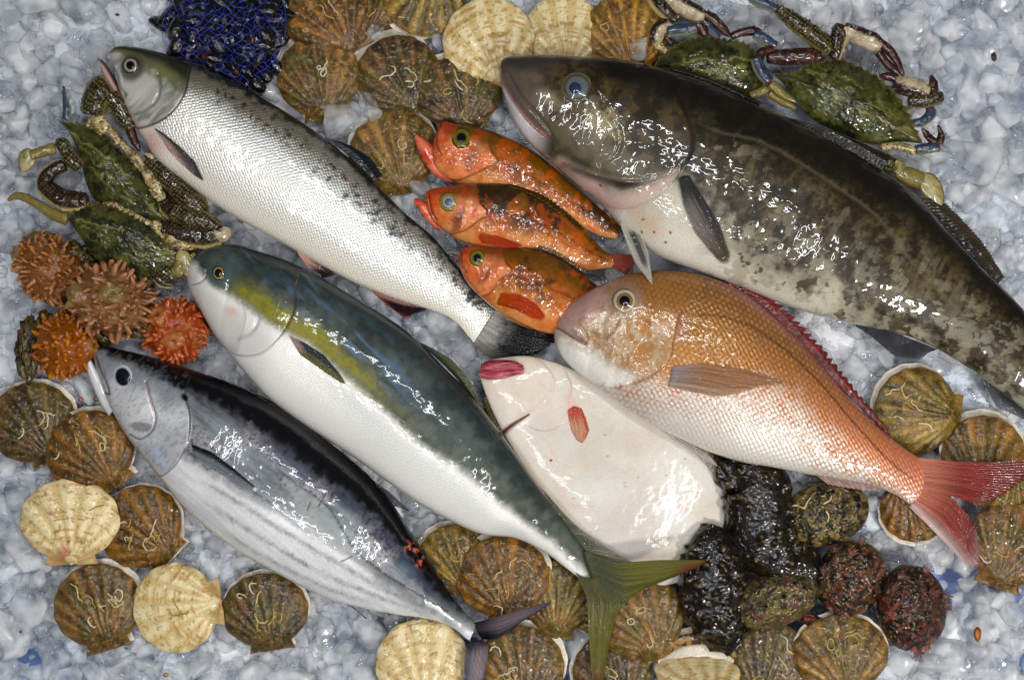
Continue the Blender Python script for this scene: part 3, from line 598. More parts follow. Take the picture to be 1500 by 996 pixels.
# ------------------------------------------------------------------ three rockfish
def rockfish(label, st, zc, ex, ey, er, erings, pup, gill, pre, mouth, seed, jaw, pect, dors, tail, dark, zj, vent=None):
    T = thing('rockfish', label, 'fish', tuple(P(st[5][0], st[5][1], 0)), 'orange rockfish lying side by side')
    b = Body(st, 420, 110, ([0,.15,.5,1],[.75,.6,.55,.4]), zc)
    x, y, S, t = b.px, b.py, b.S, b.T
    b.step(gill, 2.0, 3, 22, side=1); b.groove(pre, 3, .7); b.groove(mouth, 1.5, 1.6); b.raise_(1.6 * blob(x, y, ex, ey, er * 1.4, soft=.6)); b.raise_(1.4 * (fbm(x / 10, y / 10, seed + 8) - .5)); b.upd()
    n1 = fbm(x / 30, y / 30, seed); n2 = fbm(x / 9, y / 9, seed + 1); n3 = fbm(x / 3.2, y / 3.2, seed + 2)
    c = mix(np.broadcast_to(lin(186,104,38), x.shape + (3,)), lin(150,76,18), n2)
    c = mix(c, lin(208,142,88), sm(-.05, -.6, t + .3 * (n2 - .5)) * .8)
    c = mix(c, lin(92,62,15), sm(-.15, .6, t + .6 * (n1 - .5)) * .85)
    c = mix(c, lin(50,34,14), sm(.46, .62, n1 + .25 * (n2 - .5)) * sm(-.5, .2, t) * dark)
    c = mix(c, lin(190,84,30), sm(.55, .8, fbm(x / 18, y / 18, seed + 5)) * .5)
    dg, ag = sdist(x, y, gill); head = sm(-3, 3, dg + 12 * (n2 - .5) * sm(.5, .0, ag)) * (S < .45)
    hc = mix(np.broadcast_to(lin(200,100,52), x.shape + (3,)), lin(214,144,98), n2); hc = mix(hc, lin(104,58,20), sm(.1, .6, t + .4 * (n1 - .5)) * .85); hc = mix(hc, lin(232,140,92), np.exp(-((dg - 12) / 11) ** 2) * sm(.25, .5, ag) * sm(.9, .7, ag) * .8); hc = mix(hc, lin(196,58,26), sm(.55, .75, fbm(x / 7, y / 7, seed + 9)) * .45)
    hc = mix(hc, lin(206,72,42), sm(.16, .0, S) * .7)
    b.col = mix(c, hc, head)
    b.paint(lin(96,40,16), np.exp(-((dg + 1) / 1.6) ** 2) * .6 * sm(.15, .35, ag)); b.paint(lin(140,60,28), np.exp(-(sdist(x, y, pre)[0] / 2.5) ** 2) * .3)
    b.paint(lin(120,36,20), np.exp(-(sdist(x, y, mouth)[0] / 1.4) ** 2) * .8)
    b.paint(lin(70,36,20), blob(x + 6 * (n3 - .5), y + 6 * (n2 - .5), ex + er * .9, ey + er * 1.9, er * .6, er * 1.2, 20, .5) * .7 * dark * head)
    mid_ = [(st[k][0] * .58 + st[k][2] * .42, st[k][1] * .58 + st[k][3] * .42) for k in range(3, len(st))]
    b.paint(lin(70,40,12), np.exp(-((sdist(x, y, mid_)[0] + 3 * (n3 - .5)) / 1.8) ** 2) * .55 * (1 - head))
    b.R[:] = .32; b.K[:] = .55 * (1 - head)
    b.build(T, M['rock'])
    eye(T, b, ex, ey, er, erings, pup[0], pup[1], 3.2)
    if jaw is not None:
        j = Body(jaw, 70, 36, .8, zj)
        j.col[:] = mix(np.broadcast_to(lin(196,62,36), j.px.shape + (3,)), lin(222,130,100), fbm(j.px / 10, j.py / 4, seed + 3)); j.paint(lin(120,30,24), sm(.3, .9, j.T) * .5)
        if vent is not None: j.paint(lin(220,200,180), blob(j.px, j.py, *vent, soft=.6) * .8)
        j.R[:] = .3; j.K[:] = 0; j.build(T, M['rock'], 'lower_jaw')
    for p_ in pect:
        fin(p_[0], T, M['film'], p_[1], on(b, 2, 1.5), lambda U, V, X, Y: mix(np.broadcast_to(lin(206,86,36), U.shape + (3,)), lin(206,62,28), V), 12, amp=1.8, jag=.12, rough=.3)
    if dors: fin('dorsal_fin', T, M['fin'], dors, on(b, 1.5, 1), shade2((96,60,18),(86,70,30)), 18, amp=2.4, jag=.3)
    if tail: fin('tail_fin', T, M['fin'], tail, [b.zc[-1] + .004, b.zc[-1] + .004], shade2((170,64,26),(156,44,22)), 12, jag=.05)
    return b
M['rock'] = wet_skin('rockfish_skin', 3.0, .6, .48, 66, 1.0, .07, .16, 700, rand=.4)
ring_a = [(0,(16,18,24)),(.42,(20,22,28)),(.46,(96,88,26)),(.68,(122,112,36)),(.85,(70,58,18)),(1,(96,60,22))]
ring_b = [(0,(130,134,140)),(.55,(150,152,154)),(.62,(110,106,60)),(.8,(146,136,48)),(.92,(84,74,24)),(1,(120,70,30))]
rockfish('orange rockfish gaping beside a scallop, half covered by the big cod',
    [(644,180,640,192),(652,178,634,212),(668,182,634,240),(690,186,648,258),(716,191,674,270),(750,205,712,285),(790,228,756,300),(830,262,800,314),(866,294,844,330),(896,320,880,346),(910,334,902,350)],
    ([0,.5,1],[.030,.034,.026]), 676, 202, 16, ring_a, (.44,(12,16,28)), [(712,166),(714,200),(719,222),(728,236),(710,246),(690,256),(666,264),(640,258)], [(694,214),(692,228),(680,236),(664,238)], [(646,182),(640,196),(640,214),(646,226)], 71,
    [(609,196,607,205),(622,203,611,218),(635,214,620,236),(645,230,631,252),(655,244,646,263),(668,252,664,268)], [], None, None, .6, .030, (650,246,10,5,40))
rockfish('mottled orange rockfish with cloudy yellow-ringed eye, between its two neighbours',
    [(624,281,623,292),(632,277,625,304),(650,274,632,322),(676,270,650,338),(706,268,676,354),(745,269,714,366),(780,280,752,374),(812,298,790,382),(842,322,826,390),(868,350,860,396),(886,368,880,394),(900,374,898,392)],
    ([0,.5,1],[.042,.046,.030]), 657, 296, 14.5, ring_b, (.4,(96,104,118)), [(692,256),(698,284),(704,300),(713,312),(697,325),(682,336),(660,342),(640,340)], [(680,300),(674,316),(664,326)], [(628,284),(630,300),(634,314),(640,322)], 81,
    [(607,291,606,298),(617,292,612,306),(628,300,620,318),(640,312,631,329),(652,324,644,339)], [('pectoral_fin', [[(704,342),(702,349),(706,356)],[(728,346),(730,353),(728,360)],[(764,358),(766,360),(758,364)]])],
    [[(742,272),(790,292),(850,338)],[(752,266),(802,288),(858,334)]], [[(898,373),(897,382),(897,392)],[(934,372),(930,386),(918,404)]], .9, .040)
rockfish('orange rockfish with bright red pectoral fin and dark cheek mark, nearest the salmon tail',
    [(674,368,672,378),(682,362,673,392),(700,360,684,414),(722,361,700,432),(748,362,726,454),(780,364,752,472),(812,374,784,484),(842,392,816,490),(872,416,850,490),(900,440,884,484)],
    ([0,.5,1],[.052,.058,.040]), 699, 378, 13, [(0,(16,18,24)),(.42,(20,22,28)),(.46,(96,92,36)),(.7,(130,122,44)),(.85,(86,76,26)),(1,(140,70,30))], (.42,(14,18,32)), [(734,350),(736,372),(741,386),(749,396),(731,410),(718,428),(704,434),(690,432)], [(716,392),(710,406),(700,414)], [(676,370),(676,384),(682,398)], 91,
    None, [('pectoral_fin', [[(734,430),(730,440),(728,446)],[(762,432),(762,444),(756,454)],[(786,446),(788,456),(780,466)],[(799,462),(799,466),(795,470)]]), ('pelvic_fin', [[(742,462),(748,466),(756,470)],[(764,474),(770,478),(776,480)],[(790,486),(794,488),(796,488)]])],
    [[(764,362),(800,372),(852,404)],[(770,354),(812,366),(862,398)]], None, .55, .05)
# ------------------------------------------------------------------ salmon
def make_salmon():
    T = thing('salmon', 'whole silver salmon with open mouth and dark speckles along its back', 'fish', tuple(P(440, 270, 0)))
    b = Body([(160,77,161,84),(170,69,165,98),(195,69,172,122),(222,74,182,150),(250,82,195,178),(280,93,213,208),(305,103,232,235),(340,119,268,264),(392,148,318,302),
              (440,178,370,333),(490,214,425,363),(550,268,480,394),(591,310,530,419),(636,349,585,440),(666,386,630,454),(696,425,665,470),(726,453,694,502)],
             640, 150, ([0,.1,.3,.6,.9,1],[.62,.55,.52,.52,.45,.15]), ([0,.15,.5,.85,1],[.040,.044,.046,.036,.024]))
    x, y, S, t = b.px, b.py, b.S, b.T
    gill = [(292,60),(281,88),(275,115),(271,135),(262,152),(248,168),(228,180),(205,187),(150,190)]
    b.step(gill, 4.5, 2.2, 40, side=1)
    b.groove([(232,110),(235,128),(229,148),(212,163),(196,168)], 2.5, 1.6)
    b.groove([(166,100),(172,112),(176,128),(184,140)], 2.0, 2.0)
    b.raise_(-3.0 * blob(x, y, 191, 97, 17, soft=.5))
    b.raise_(1.5 * blob(x, y, 218, 140, 26, 20, soft=.8)); b.raise_(-1.5 * blob(x, y, 204, 150, 8, 22, 40, .8))
    b.upd()
    dg, ag = sdist(x, y, gill); head = sm(-2, 2, dg) * (ag > 0) * (x < 282)
    n1 = fbm(x / 40, y / 40, 1); n2 = fbm(x / 9, y / 9, 2); n3 = fbm(x / 3.2, y / 3.2, 3)
    # body: pale belly, silver flank, tan grey towards the back, black green along the ridge
    belly, flank, tan, back = lin(214,208,194), lin(208,208,204), lin(126,116,96), lin(30,38,32)
    b.col[:] = mix(np.broadcast_to(belly, x.shape + (3,)), flank, sm(-.8, -.3, t + .1 * n1))
    b.paint(lin(176,176,172), sm(.25, .55, t + .15 * (n1 - .5)))
    b.paint(tan, sm(.38, .72, t + .18 * (n2 - .5)) * (.88 - .35 * sm(.3, .7, S)))
    b.paint(back, sm(.80, .95, t + .10 * (n2 - .5)))
    b.paint(lin(236,232,222), blob(x, y, 330, 220, 120, 26, 36, .8) * .6)  # soft highlight along the lower mid flank, painted into the colour
    b.M[:] = .55 * sm(-.95, -.2, t) * (1 - sm(.8, .95, t)); b.R[:] = .38
    # dark specks, thicker towards the tail, each a ragged fleck
    r = np.random.default_rng(3)
    for k in range(150):
        s_ = r.uniform(.26, .98); tt = r.uniform(.34, .86) if s_ > .5 else r.uniform(.5, .86)
        i = int(s_ * (b.nS - 1)); j = np.argmin(np.abs(b.T[0][:150] - tt))
        cx, cy = x[i, j], y[i, j]; rr = r.uniform(1.5, 4.6) * (.75 + .4 * s_)
        w = blob(x + 7 * (n3 - .5), y + 7 * (n2 - .5), cx, cy, rr * 1.2, rr * .8, r.uniform(0, 180), .4)
        b.paint(lin(40,44,42), w * r.uniform(.5, .92)); b.M *= 1 - .7 * w
    b.paint(lin(150,20,30), blob(x, y, 507, 263, 2.4, soft=.4) + blob(x, y, 535, 299, 1.8, soft=.4))
    # head
    st_ = fbm((x + y) / 6, (x - y) / 26, 9); hc = mix(np.broadcast_to(lin(190,188,178), x.shape + (3,)), lin(112,112,108), sm(.3, .8, n1 * .5 + st_ * .5) * .75)
    hc = mix(hc, lin(204,202,194), blob(x, y, 208, 132, 30, 22, 30, .7) * (.35 + .5 * st_))
    hc = mix(hc, lin(112,112,84), sm(.18, .55, t + .25 * (n2 - .5)))
    hc = mix(hc, lin(50,54,34), sm(.52, .8, t + .2 * (n1 - .5)))
    hc = mix(hc, lin(132,126,80), blob(x, y, 240, 108, 18, 9, 20, .7) * n2)
    hc = mix(hc, lin(34,40,36), sm(.8, .96, t))
    hc = mix(hc, lin(196,152,142), sm(-.78, -.98, t) * .8)
    hc = mix(hc, lin(92,96,98), np.exp(-(sdist(x, y, [(232,110),(235,128),(229,148),(212,163),(196,168)])[0] / 3) ** 2) * .55)
    hc = mix(hc, lin(70,76,80), np.exp(-(sdist(x, y, [(166,100),(172,112),(176,128),(184,140)])[0] / 2.5) ** 2) * .6)
    hc = mix(hc, lin(54,52,44), blob(x, y, 192, 99, 18, 20, soft=.35) * .75)
    hc = mix(hc, lin(226,222,214), blob(x, y, 178, 122, 3, 16, -10, .6) * .5)
    b.paint(np.array([0, 0, 0]), head * 0); b.col = mix(b.col, hc, head)
    b.paint(lin(30,32,30), np.exp(-((dg + 1.2) / 1.6) ** 2) * sm(.02, .1, ag) * .9 * (x < 285))
    b.M *= 1 - .6 * head; b.K[:] = 1 - head; b.R[:] = np.where(head > .5, .3, b.R)
    b.paint(lin(206,150,142), blob(x, y, 222, 208, 20, 12, 50, .8) * .6)
    b.paint(lin(60,66,66), np.exp(-(sdist(x, y, [(300,165),(400,225),(500,290),(600,372),(690,460)])[0] / 1.3) ** 2) * .22 * (1 - head))
    b.build(T, wet_skin('salmon_skin', 4.4, .8, .25, 60, .8, .11, .16, 900, rand=.4))
    eye(T, b, 191, 96, 13, [(0,(30,34,38)),(.5,(40,42,44)),(.55,(176,172,146)),(.72,(120,118,100)),(.82,(44,44,40)),(1,(46,46,42))], .48, (10,14,22), 3.2)
    # lower jaw
    j = Body([(146,87,146,92),(150,88,149,104),(160,100,155,118),(170,118,164,134),(180,138,176,152),(192,156,190,170)], 90, 40, .9, ([0,1],[.036,.036]))
    j.col[:] = mix(np.broadcast_to(lin(200,160,150), j.px.shape + (3,)), lin(74,68,66), sm(.1, .8, j.T) * sm(.95, .5, j.S))
    j.K[:] = 0; j.R[:] = .3
    j.build(T, M['fin'], 'lower_jaw')
    # fins
    dk = lambda a, b_: (lambda U, V, X, Y: mix(np.broadcast_to(lin(*a), U.shape + (3,)), lin(*b_), sm(.0, .9, V)))
    fin('pectoral_fin', T, M['fin'], [[(226,188),(238,205),(248,222)],[(240,196),(256,218),(266,240)],[(264,216),(284,246),(286,258)],[(286,238),(297,262),(298,265)]], on(b, 3, 3),
        lambda U, V, X, Y: mix(mix(np.broadcast_to(lin(196,158,146), U.shape + (3,)), lin(92,84,82), sm(.2, .7, V + .3 * (1 - U))), lin(24,26,28), np.clip(sm(.25, .0, U) + sm(.75, 1, V), 0, 1) * .9), 14, rough=.3, jag=.05)
    fin('dorsal_fin', T, M['fin'], [[(478,203),(510,228),(548,266)],[(492,206),(524,228),(552,262)],[(516,214),(545,234),(560,257)]], ([.050,.050,.044]), dk((26,32,36),(40,48,52)), 12, jag=.06)
    fin('adipose_fin', T, M['fin'], [[(655,372),(668,386),(676,398)],[(668,372),(676,384),(680,396)],[(676,380),(680,388),(682,396)]], .034, lin(90,30,28), 4)
    fin('pelvic_fin', T, M['fin'], [[(424,350),(432,362),(438,374)],[(446,366),(456,384),(452,392)],[(470,384),(486,398),(470,402)],[(491,400),(492,402),(472,408)]], ([.055,.05,.035,.02]),
        lambda U, V, X, Y: mix(mix(np.broadcast_to(lin(196,150,132), U.shape + (3,)), lin(70,50,50), sm(.2, .6, V)), lin(190,140,130), sm(.35, .0, U) * .8), 9, rough=.3)
    fin('anal_fin', T, M['fin'], [[(543,424),(585,440),(634,452)],[(556,438),(592,449),(626,453)],[(576,454),(596,460),(612,458)],[(597,470),(601,466),(602,460)]], ([.034,.028,.018,.012]),
        lambda U, V, X, Y: mix(mix(np.broadcast_to(lin(190,150,140), U.shape + (3,)), lin(58,36,40), sm(.05, .35, V)), lin(176,92,78), np.clip(sm(.8, 1, V) + sm(.2, 0, U) * .8, 0, 1)), 13, jag=.12)
    fin('tail_fin', T, M['fin'], [[(724,454),(708,478),(693,503)],[(752,462),(738,490),(706,516)],[(790,474),(772,500),(724,526)],[(830,486),(800,512),(742,536)]], ([.024,.020,.016,.012]),
        lambda U, V, X, Y: mix(mix(np.broadcast_to(lin(176,174,168), U.shape + (3,)), lin(24,26,28), sm(.1, .5, V - .25 * U + .2 * fbm(X / 6, Y / 6, 4))), lin(128,122,112), sm(.72, 1, U) * .8), 26, amp=1.6, jag=.05)
make_salmon()
# ------------------------------------------------------------------ yellowtail
def make_yellowtail():
    T = thing('yellowtail', 'long blue-green fish with yellow side band, white belly and olive forked tail', 'fish', tuple(P(570, 590, 0)))
    b = Body([(275,394,273,402),(278,386,275,412),(284,376,280,428),(296,366,290,446),(316,360,303,470),(346,358,318,495),(376,367,338,520),(402,375,358,545),(428,385,388,578),(470,406,425,607),
              (515,433,466,635),(561,461,512,665),(606,493,560,700),(650,537,608,734),(692,580,655,760),(735,636,706,782),(773,690,755,788),(805,735,797,808),(838,778,828,831),(860,808,846,845),(874,826,858,858)],
             700, 160, ([0,.1,.3,.6,.9,1],[.75,.58,.52,.5,.5,.2]), ([0,.15,.5,.8,1],[.042,.05,.056,.058,.050]))
    x, y, S, t = b.px, b.py, b.S, b.T
    gill = [(440,392),(431,425),(432,448),(426,467),(414,487),(398,505),(378,518),(352,520),(330,512)]
    b.step(gill, 4.0, 2.0, 45, side=1)
    b.groove([(354,440),(372,452),(378,470),(366,488),(348,496)], 3, 1.2)
    mouth = [(280,418),(292,414),(300,407),(302,396)]
    b.groove(mouth, 1.6, 1.8); b.raise_(1.2 * blob(x, y, 292, 405, 8, 6, -40, .8))
    b.raise_(1.5 * blob(x, y, 345, 475, 30, 22, 40, .9)); b.upd()
    n1 = fbm(x / 45, y / 45, 11); n2 = fbm(x / 10, y / 10, 12); n3 = fbm(x / 3.5, y / 3.5, 13)
    wob = 9 * (n2 - .5) + 6 * (n3 - .5)
    edge = [(262,372),(296,398),(312,418),(340,434),(366,452),(392,470),(416,484),(436,492),(452,502),(500,545),(560,597),(620,652),(680,690),(720,724),(770,765),(820,803),(862,842)]
    dB = sdist(x, y, edge)[0] + wob * .5           # >0 : belly side
    white = lin(224,222,216)
    back = mix(np.broadcast_to(lin(52,62,60), x.shape + (3,)), lin(82,92,88), sm(.2, .8, n1 * .6 + n2 * .4))
    back = mix(back, lin(34,46,50), sm(.5, 1, t) * .75)
    blue = sm(.5, .8, fbm((x + y) / 60, (x - y) / 14, 14)) * blob(x, y, 505, 500, 110, 34, 38, .7)
    back = mix(back, lin(88,122,160), blue * .65)
    back = mix(back, lin(90,116,120), sm(.55, .8, fbm((x + y) / 60, (x - y) / 14, 16)) * .45 * sm(.4, .9, t) * sm(.45, .25, S))
    b.col[:] = mix(back, white, sm(-9, 9, dB))
    band = np.exp(-((dB + 15) / 15) ** 2)
    yel = mix(np.broadcast_to(lin(172,160,22), x.shape + (3,)), lin(118,116,36), n2)
    ys = np.interp(x, [300,330,380,420,470,540,580,640,720,800], [0,.4,1.15,1.25,1.15,.7,.3,.22,.2,.2])
    b.col = mix(b.col, mix(yel, lin(128,130,96), sm(540, 640, x)), np.clip(band * 1.05 * ys * (.5 + .6 * sm(.3, .7, n2)), 0, .9))
    b.paint(lin(196,200,198), sm(3, 22, dB) * sm(70, 20, dB) * .5 * sm(440, 520, x))
    b.paint(lin(236,234,230), sm(20, 60, dB) * .5)
    dg, ag = sdist(x, y, gill); head = sm(-2, 2, dg) * (x < 440)
    b.paint(lin(206,204,200), head * sm(0, 10, dB) * .7 * n1)
    b.paint(lin(222,160,150), blob(x + 10 * (n2 - .5), y, 338, 456, 9, 6, 20, .8) * .55)
    b.paint(lin(160,160,158), np.exp(-(sdist(x, y, [(354,440),(372,452),(378,470),(366,488),(348,496)])[0] / 4) ** 2) * .35)
    b.paint(lin(150,148,146), np.exp(-(sdist(x, y, mouth)[0] / 1.6) ** 2) * .7)
    b.paint(lin(64,84,84), blob(x, y, 325, 402, 24, 20, soft=.35) * .8)
    gl = np.exp(-((dg + 1.5) / 2.2) ** 2) * sm(.05, .15, ag) * sm(1, .75, ag)
    b.paint(mix(np.broadcast_to(lin(60,60,50), x.shape + (3,)), lin(136,128,118), sm(0, 20, dB)), gl * (.75 - .35 * sm(0, 30, dB)))
    b.paint(lin(190,186,176), sm(-.9, -1, t) * .6)
    b.paint(lin(104,106,74), sm(846, 870, x + .4 * (y - 840)) * .8)
    b.M[:] = .22 * sm(0, 20, dB); b.R[:] = .36; b.K[:] = .7 * (1 - head * sm(-5, 5, dB))
    b.build(T, wet_skin('yellowtail_skin', 3.0, .5, .24, 60, .8, .10, .12, 900, rand=.3))
    eye(T, b, 320, 400, 10, [(0,(20,24,34)),(.55,(24,28,36)),(.6,(176,150,60)),(.72,(140,116,40)),(.8,(50,62,58)),(1,(56,72,70))], .58, (12,18,34), 2.6, 1.15)
    f = M['fin']
    fin('pectoral_fin', T, M['film'], [[(424,492),(430,503),(440,520)],[(446,502),(454,516),(452,528)],[(474,520),(478,536),(474,544)],[(498,548),(506,562),(500,561)]], on(b, 2.5, 2),
        lambda U, V, X, Y: mix(mix(np.broadcast_to(lin(176,150,150), U.shape + (3,)), lin(66,76,82), sm(.1, .3, V)), lin(128,124,72), sm(.55, 1.0, U + .25 * V)), 18, jag=.03, rough=.25)
    fin('dorsal_fin', T, f, [[(612,500),(660,545),(716,612)],[(634,510),(670,548),(708,604)],[(664,528),(690,560),(700,588)]], ([.060,.064,.064]), shade2((50,62,56),(92,98,52)), 20, jag=.04)
    fin('soft_dorsal_fin', T, M['film'], [[(790,712),(828,766),(872,824)],[(800,722),(846,774),(894,824)],[(806,734),(862,784),(932,826)]], ([.058,.056,.050]),
        lambda U, V, X, Y: mix(np.broadcast_to(lin(112,112,92), U.shape + (3,)), lin(150,146,130), sm(.2, .9, V)), 22, amp=2.4, jag=.12)
    fin('pelvic_fin', T, M['film'], [[(405,590),(425,604),(446,618)],[(412,594),(432,608),(448,620)],[(420,600),(440,614),(452,624)]], .040, lin(206,200,182), 8)
    olive = lambda U, V, X, Y: mix(mix(np.broadcast_to(lin(86,92,62), U.shape + (3,)), lin(116,114,44), sm(.15, .5, V)), lin(120,58,28), sm(.72, .9, V) * (.3 + .7 * sm(.1, .4, U)) * sm(1.0, .9, U))
    tz = [.058,.064,.072,.080]
    tl = T_tail = fin('tail_fin', T, f, [[(852,806),(858,826),(864,842),(868,852)],[(905,824),(910,840),(915,856),(914,882)],[(965,820),(970,832),(965,846),(944,862)],[(1036,820),(1034,823),(1028,828),(1018,833)]], tz, olive, 22, amp=1.4, jag=.02)
    fin('tail_fin', T, f, [[(872,842),(864,846),(852,844),(844,838)],[(912,882),(898,884),(880,878),(860,876)],[(898,916),(888,924),(876,924),(862,922)],[(890,958),(884,966),(874,968),(865,962)],[(880,1018),(878,1022),(874,1022),(870,1018)]], [.059,.060,.054,.046,.040],
        lambda U, V, X, Y: mix(olive(U, V, X, Y), lin(126,118,60), .3), 22, amp=1.4, jag=.02)
make_yellowtail()
# ------------------------------------------------------------------ tubes (limbs, worms)
def tube(name, pts, mat, parent, color, n=26, sides=14, flat=1.0, bump=0.0, seed=0, rough=.35, warts=None, power=1.0, splat=True, round_ends=True):
    """loft round a 3-D path: pts rows are (px, py, height m, radius px)"""
    p = cr(np.asarray(pts, float), n)
    C = P(p[:, 0], p[:, 1], p[:, 2]); r = np.clip(p[:, 3], .2, None) * .001
    if round_ends:
        u = np.linspace(0, 1, n); e = np.clip(np.minimum(u, 1 - u) * n / 2.2, 0, 1); r = r * np.sqrt(np.clip(1 - (1 - e) ** 2, .02, 1))
    t = np.gradient(C, axis=0); t /= np.linalg.norm(t, axis=1)[:, None] + 1e-12
    side = np.cross(t, [0, 0, 1.0]); side /= np.linalg.norm(side, axis=1)[:, None] + 1e-9
    up = np.cross(side, t)
    a = np.linspace(0, 2 * np.pi, sides, endpoint=False)
    ca, sa = np.cos(a), np.sin(a)
    V = C[:, None] + (side[:, None] * ca[None, :, None] + up[:, None] * sa[None, :, None] * flat) * r[:, None, None]
    N = (side[:, None] * ca[None, :, None] + up[:, None] * sa[None, :, None])
    w = np.zeros(V.shape[:2])
    if bump: w += bump * (fbm3(V[..., 0] * 90, V[..., 1] * 90, V[..., 2] * 90, seed) - .5) * r[:, None] * 2
    if warts is not None:
        rr = np.random.default_rng(seed); k, wl, ws = warts
        for _ in range(k):
            i, j = rr.integers(1, n - 1), rr.integers(sides); c = V[i, j]
            q = ((V - c) ** 2).sum(-1); w = np.maximum(w, wl * rr.uniform(.6, 1.2) * np.exp(-q / (ws * rr.uniform(.7, 1.3)) ** 2))
    V = V + N * w[..., None]
    U = np.linspace(0, 1, n)[:, None] * np.ones(sides); A = sa[None] * np.ones((n, 1)); B = ca[None] * np.ones((n, 1))
    px, py = proj(V)
    col = color(U, A, B, px, py, w) if callable(color) else np.broadcast_to(color, V.shape)
    c0, c1 = C[0], C[-1]; m = n * sides
    F = list(grid_faces(n, sides, True)); j = np.arange(sides); j2 = (j + 1) % sides
    F += [np.array([m, a_, b_]) for a_, b_ in zip(j, j2)] + [np.array([m + 1, b_, a_]) for a_, b_ in zip(j + m - sides, j2 + m - sides)]
    cc = np.r_[col.reshape(-1, 3), col[0].mean(0)[None], col[-1].mean(0)[None]]
    return mesh(name, np.r_[V.reshape(-1, 3), [c0, c1]], F, mat, parent, cc, prm(np.full(m + 2, rough)), np.zeros(3), splat=splat)

# ------------------------------------------------------------------ scallops
M['shell'] = wet_skin('wet_shell', scale_mm=0, wet=.8, wet_scale=130, coat=.8, coat_rough=.08, fine=.30, fine_scale=380, micro=.5, micro_scale=420)
M['pale_shell'] = wet_skin('pale_shell', scale_mm=0, wet=.3, wet_scale=120, coat=.55, coat_rough=.10, fine=.14, fine_scale=420, micro=.25, micro_scale=400)
M['worm'] = wet_skin('worm_tube_lime', scale_mm=0, wet=.2, coat=.4, coat_rough=.15, fine=.1)
def _outline(th, ear=1.0):
    """scallop outline, hinge towards +v; radius as seen from the middle"""
    c, s = np.cos(th), np.sin(th)
    r = 1 / np.sqrt((c / 1.03) ** 2 + (s / np.where(s > 0, .93, .99)) ** 2)
    # two ears: a low trapezium on the hinge side
    hw0, hw1, top = .50 * ear, .42 * ear, 1.05
    re = np.where(s > .2, np.minimum(top / np.maximum(s, .2), (hw0 + .25) / np.maximum(np.abs(c) + .12 * s, .05)), 0)
    re = np.where(np.abs(c) / np.maximum(s, .01) < .52, re, 0)
    return np.maximum(r, re)
